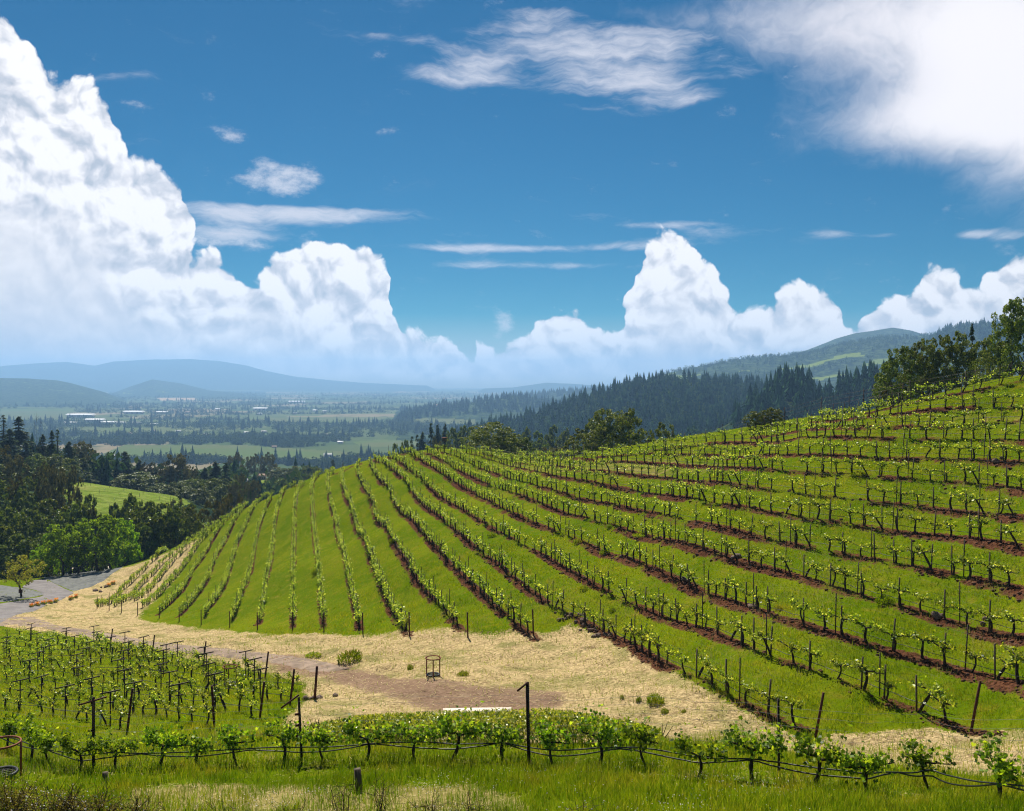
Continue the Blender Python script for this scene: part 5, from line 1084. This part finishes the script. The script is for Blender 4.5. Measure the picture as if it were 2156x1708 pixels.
(x, y, z), = cast([L_((620,1075))[0][0]], [L_((620,1075))[0][1]]); tag(obj('grow_tube', merge([tube([(0, 0, 0), (0, 0, .65)], .06, 10)]).mesh('grow_tube', 'white_plastic'), None, (x, y, z)), 'white plastic grow tube standing in the grass of lower left block', 'grow tube')
# box on a pole on the brow
(x, y, z), = cast([936], [952]); t = thing('nest_box', (x, y, z)); tag(t, 'wooden nest box on a thin pole at the brow of the slope', 'nest box'); top = -(930-V0)/F*y-z
obj('pole', merge([box((0, 0, top/2-.2), (.09, .09, top+.4))]).mesh('pole', 'metal_post'), t); bx_ = obj('box', merge([box((0, 0, top+.3), (.72, .5, .6))]).mesh('box', 'stake_wood'), t); obj('lid', merge([box((0, 0, top+.64), (.92, .66, .08))]).mesh('lid', 'rusty_pipe'), bx_)
# deer fence beyond the brow
DF = [(1021,944,152),(1123,957,142),(1230,953,134),(1340,944,129),(1413,931,124),(1560,888,114),(1721,840,105),(1900,806,97),(2156,764,92),(2300,745,92)]
t = thing('wire_fence', (0, 110, ground_z(0, 110))); tag(t, 'thin wire deer fence on slim posts running behind the brow of the slope', 'fence'); off = np.array(t.location)
P3 = np.array([pxw(*p) for p in DF]); s_ = np.concatenate([[0], np.cumsum(np.linalg.norm(np.diff(P3, axis=0), axis=1))]); q_ = np.arange(0, s_[-1], 5.2); pp = np.stack([np.interp(q_, s_, P3[:, k]) for k in range(3)], 1)
for p in pp: g = ground_z(p[0], p[1]); obj('post', merge([box((p[0]-off[0], p[1]-off[1], (g+p[2])/2-off[2]), (.07, .07, max(.5, p[2]-g)+.3))]).mesh('post', 'metal_post'), t)
for k, dz in enumerate((-.05, -.45, -.9)): obj('wire', merge([tube(pp-off+np.array([0, 0, dz]), .012, 3)]).mesh('wire', 'metal_post'), t)
# young plants on the meadow
stk = merge([box((0, 0, .55), (.09, .09, 1.5))]).mesh('young_plant_stake', 'stake_wood'); tubm = merge([tube([(0, 0, 0), (0, 0, .5)], .07, 5)]).mesh('grow_tube', 'white_plastic')
n = 0
for r_ in range(7):
    for c_ in range(26):
        X = -170+c_*6.0+r_*2; Y = 275+r_*15+c_*1.6; u, v = to_px(X, Y, ground_z(X, Y))
        if in_poly(np.array([u]), np.array([v]), MEADOW)[0]:
            tag(obj('meadow_stake', stk if n % 3 else tubm, None, (X, Y, ground_z(X, Y))), 'thin wooden stake of a new planting on the light green meadow' if n % 3 else 'short white grow tube of a new planting on the light green meadow', 'stake', 'stakes on the meadow' if n % 3 else 'grow tubes on the meadow'); n += 1

# ------------------------------------------------------------------ hedge, brush
def hedge():
    r = np.random.default_rng(3); us = np.linspace(640, 1405, 60); base = cast(us, np.interp(us, [640, 1000, 1405], [1562, 1570, 1578]), 60.)
    tv = np.interp(us, [640,700,760,850,930,1000,1060,1150,1250,1330,1405], [1553,1541,1530,1524,1522,1520,1517,1519,1528,1544,1570]); n = 15000; k = r.uniform(0, 59, n); i = k.astype(int); f = (k-i)[:, None]; p = base[i]*(1-f)+base[np.minimum(i+1, 59)]*f
    hh = -(np.interp(k, np.arange(60), tv)-V0)/F*p[:, 1]-p[:, 2]; dpt = r.uniform(0, 1.7, n); lump = 1+.22*fbm(p[:, 0]*1.1, dpt*1.1, 3, 8)*2; q = r.uniform(0, 1, n)**.55; prof_ = np.sqrt(np.clip(1-(dpt/.85-1)**2, 0, 1))*.4+.6
    z = p[:, 2]+hh*q*lump*prof_; c = np.stack([p[:, 0]+r.normal(0, .04, n), p[:, 1]+dpt, z], 1); d = unit(r.normal(0, .7, (n, 3))+np.array([0, 0, .9])); o = np.array([0, 34.5, float(H(0, 34.5))])
    t = thing('hedge', o); tag(t, 'low yellow green hedge along the bank behind the front vine row', 'hedge'); obj('foliage', MB().add(*leaves(c-o, r.uniform(.10, .19, n), r, .4, False, .36, d)).mesh('foliage', 'hedge_leaf'), t)
    b = MB()
    for _ in range(120): j = r.integers(0, 60); s = base[j]-o+np.array([r.normal(0, .1), r.uniform(.3, 1.3), 0]); b.add(*tube([s, s+np.array([r.normal(0, .15), r.normal(0, .1), .5])], [.018, .008], 4, False))
    obj('stems', b.mesh('stems', 'vine_bark'), t)['kind'] = 'stuff'
hedge()
def brush(u, vtop, d, wpx, label, nb=40, leaf=1600, flowers=140, seed=0):
    r = np.random.default_rng(seed); x = (u-U0)/F*d; z = ground_z(x, d); h = -(vtop-V0)/F*d-z; w = wpx/F*d; t = thing('shrub', (x, d, z)); tag(t, label, 'shrub', 'twiggy shrubs along the bottom'); b = MB(); C = []
    for _ in range(nb):
        a = r.uniform(0, 6.28); L = h*r.uniform(.65, 1.12); o = np.array([math.cos(a), math.sin(a)*.7])*w*r.uniform(.15, 1); q = np.linspace(0, 1, 8)[:, None]; p = np.concatenate([o[None]*q**1.5+r.normal(0, .03, (8, 2)), L*(q-.18*q**3*r.random())], 1); b.add(*tube(p, np.linspace(.012, .004, 8), 4, False))
        for _ in range(6):
            k = r.integers(3, 7); e = p[k]+np.array([r.normal(0, .25), r.normal(0, .2), r.uniform(-.05, .3)]); b.add(*tube([p[k], (p[k]+e)/2+r.normal(0, .02, 3), e], [.005, .004, .003], 3, False)); m = max(1, leaf//(nb*6)); C.append(p[k]+(e-p[k])*r.uniform(0, 1, (m, 1))+r.normal(0, .025, (m, 3)))
    C = np.concatenate(C); obj('twigs', b.mesh('twigs', 'vine_bark'), t); obj('foliage', MB().add(*leaves(C, r.uniform(.025, .05, len(C)), r, .3, False, .5)).mesh('foliage', 'brush_leaf'), t)
    if flowers: c = C[r.integers(0, len(C), flowers)]+r.normal(0, .04, (flowers, 3)); obj('blossoms', MB().add(*leaves(c, .032, r, .8, False, .9)).mesh('blossoms', 'white_petal'), t)
BR = [(20,1640,20,90,70,4200,260,'large twiggy shrub with tiny white flowers at the bottom left corner'),(110,1655,19.5,90,70,4200,300,'wide twiggy shrub with tiny white flowers left of the small stump'),(205,1665,19.5,80,60,3400,220,'twiggy shrub with tiny white flowers below the small stump'),(285,1678,19.5,60,36,1500,60,'low thorny shrub right of the flowering shrubs at the bottom')]
BR += [(u, vt, 19.3, w, n, n*22, 0, f'bare thorny shrub, {ordw(i+1)} from the left along the bottom edge, right of the flowers') for i, (u, vt, w, n) in enumerate([(370,1690,50,14),(480,1680,40,12),(600,1694,50,12),(720,1640,26,9),(800,1632,22,9),(905,1668,45,22),(985,1680,40,18),(1070,1690,40,14),(1230,1698,40,10)])]
for i, (u, vt, d, w, nb, lf, fl, l) in enumerate(BR): brush(u, vt, d, w, l, nb, lf, fl, 200+i)
# tiny pink flowers in the front grass
x, y = scatter(2600, 22.5, 29, g_r, -20, 20); k = fbm(x/2, y/1, 3, 70) > .02; x, y = x[k], y[k]; c = np.stack([x, y, H(x, y)+g_r.uniform(.08, .25, len(x))], 1)
tag(obj('meadow_flowers', MB().add(*leaves(c, .035, g_r, 1, False, .9)).mesh('meadow_flowers', 'white_petal')), 'tiny pale flowers sprinkled in the front grass', 'flowers', kind='stuff')

# ------------------------------------------------------------------ air
def haze(dens=1/8000., top=312.):
    m = bpy.data.materials.new('haze_air'); m.use_nodes = True; t = NT(m.node_tree); t.n.clear(); o = t.new('ShaderNodeOutputMaterial'); v = t.new('ShaderNodeVolumePrincipled'); v.inputs['Density'].default_value = dens; v.inputs['Color'].default_value = HAZE; v.inputs['Anisotropy'].default_value = .3
    t.l.new(v.outputs[0], o.inputs['Volume']); MATS['haze'] = m; lo = float(GZ.min())-3
    b = MB().add(*box((0, 0, (lo+top)/2), (30000, 30000, top-lo))); ob = obj('haze', b.mesh('haze', 'haze')); tag(ob, 'pale blue haze filling the air over the valley', 'haze', kind='stuff')
HAZE = (.33, .60, 1.0, 1)
haze()
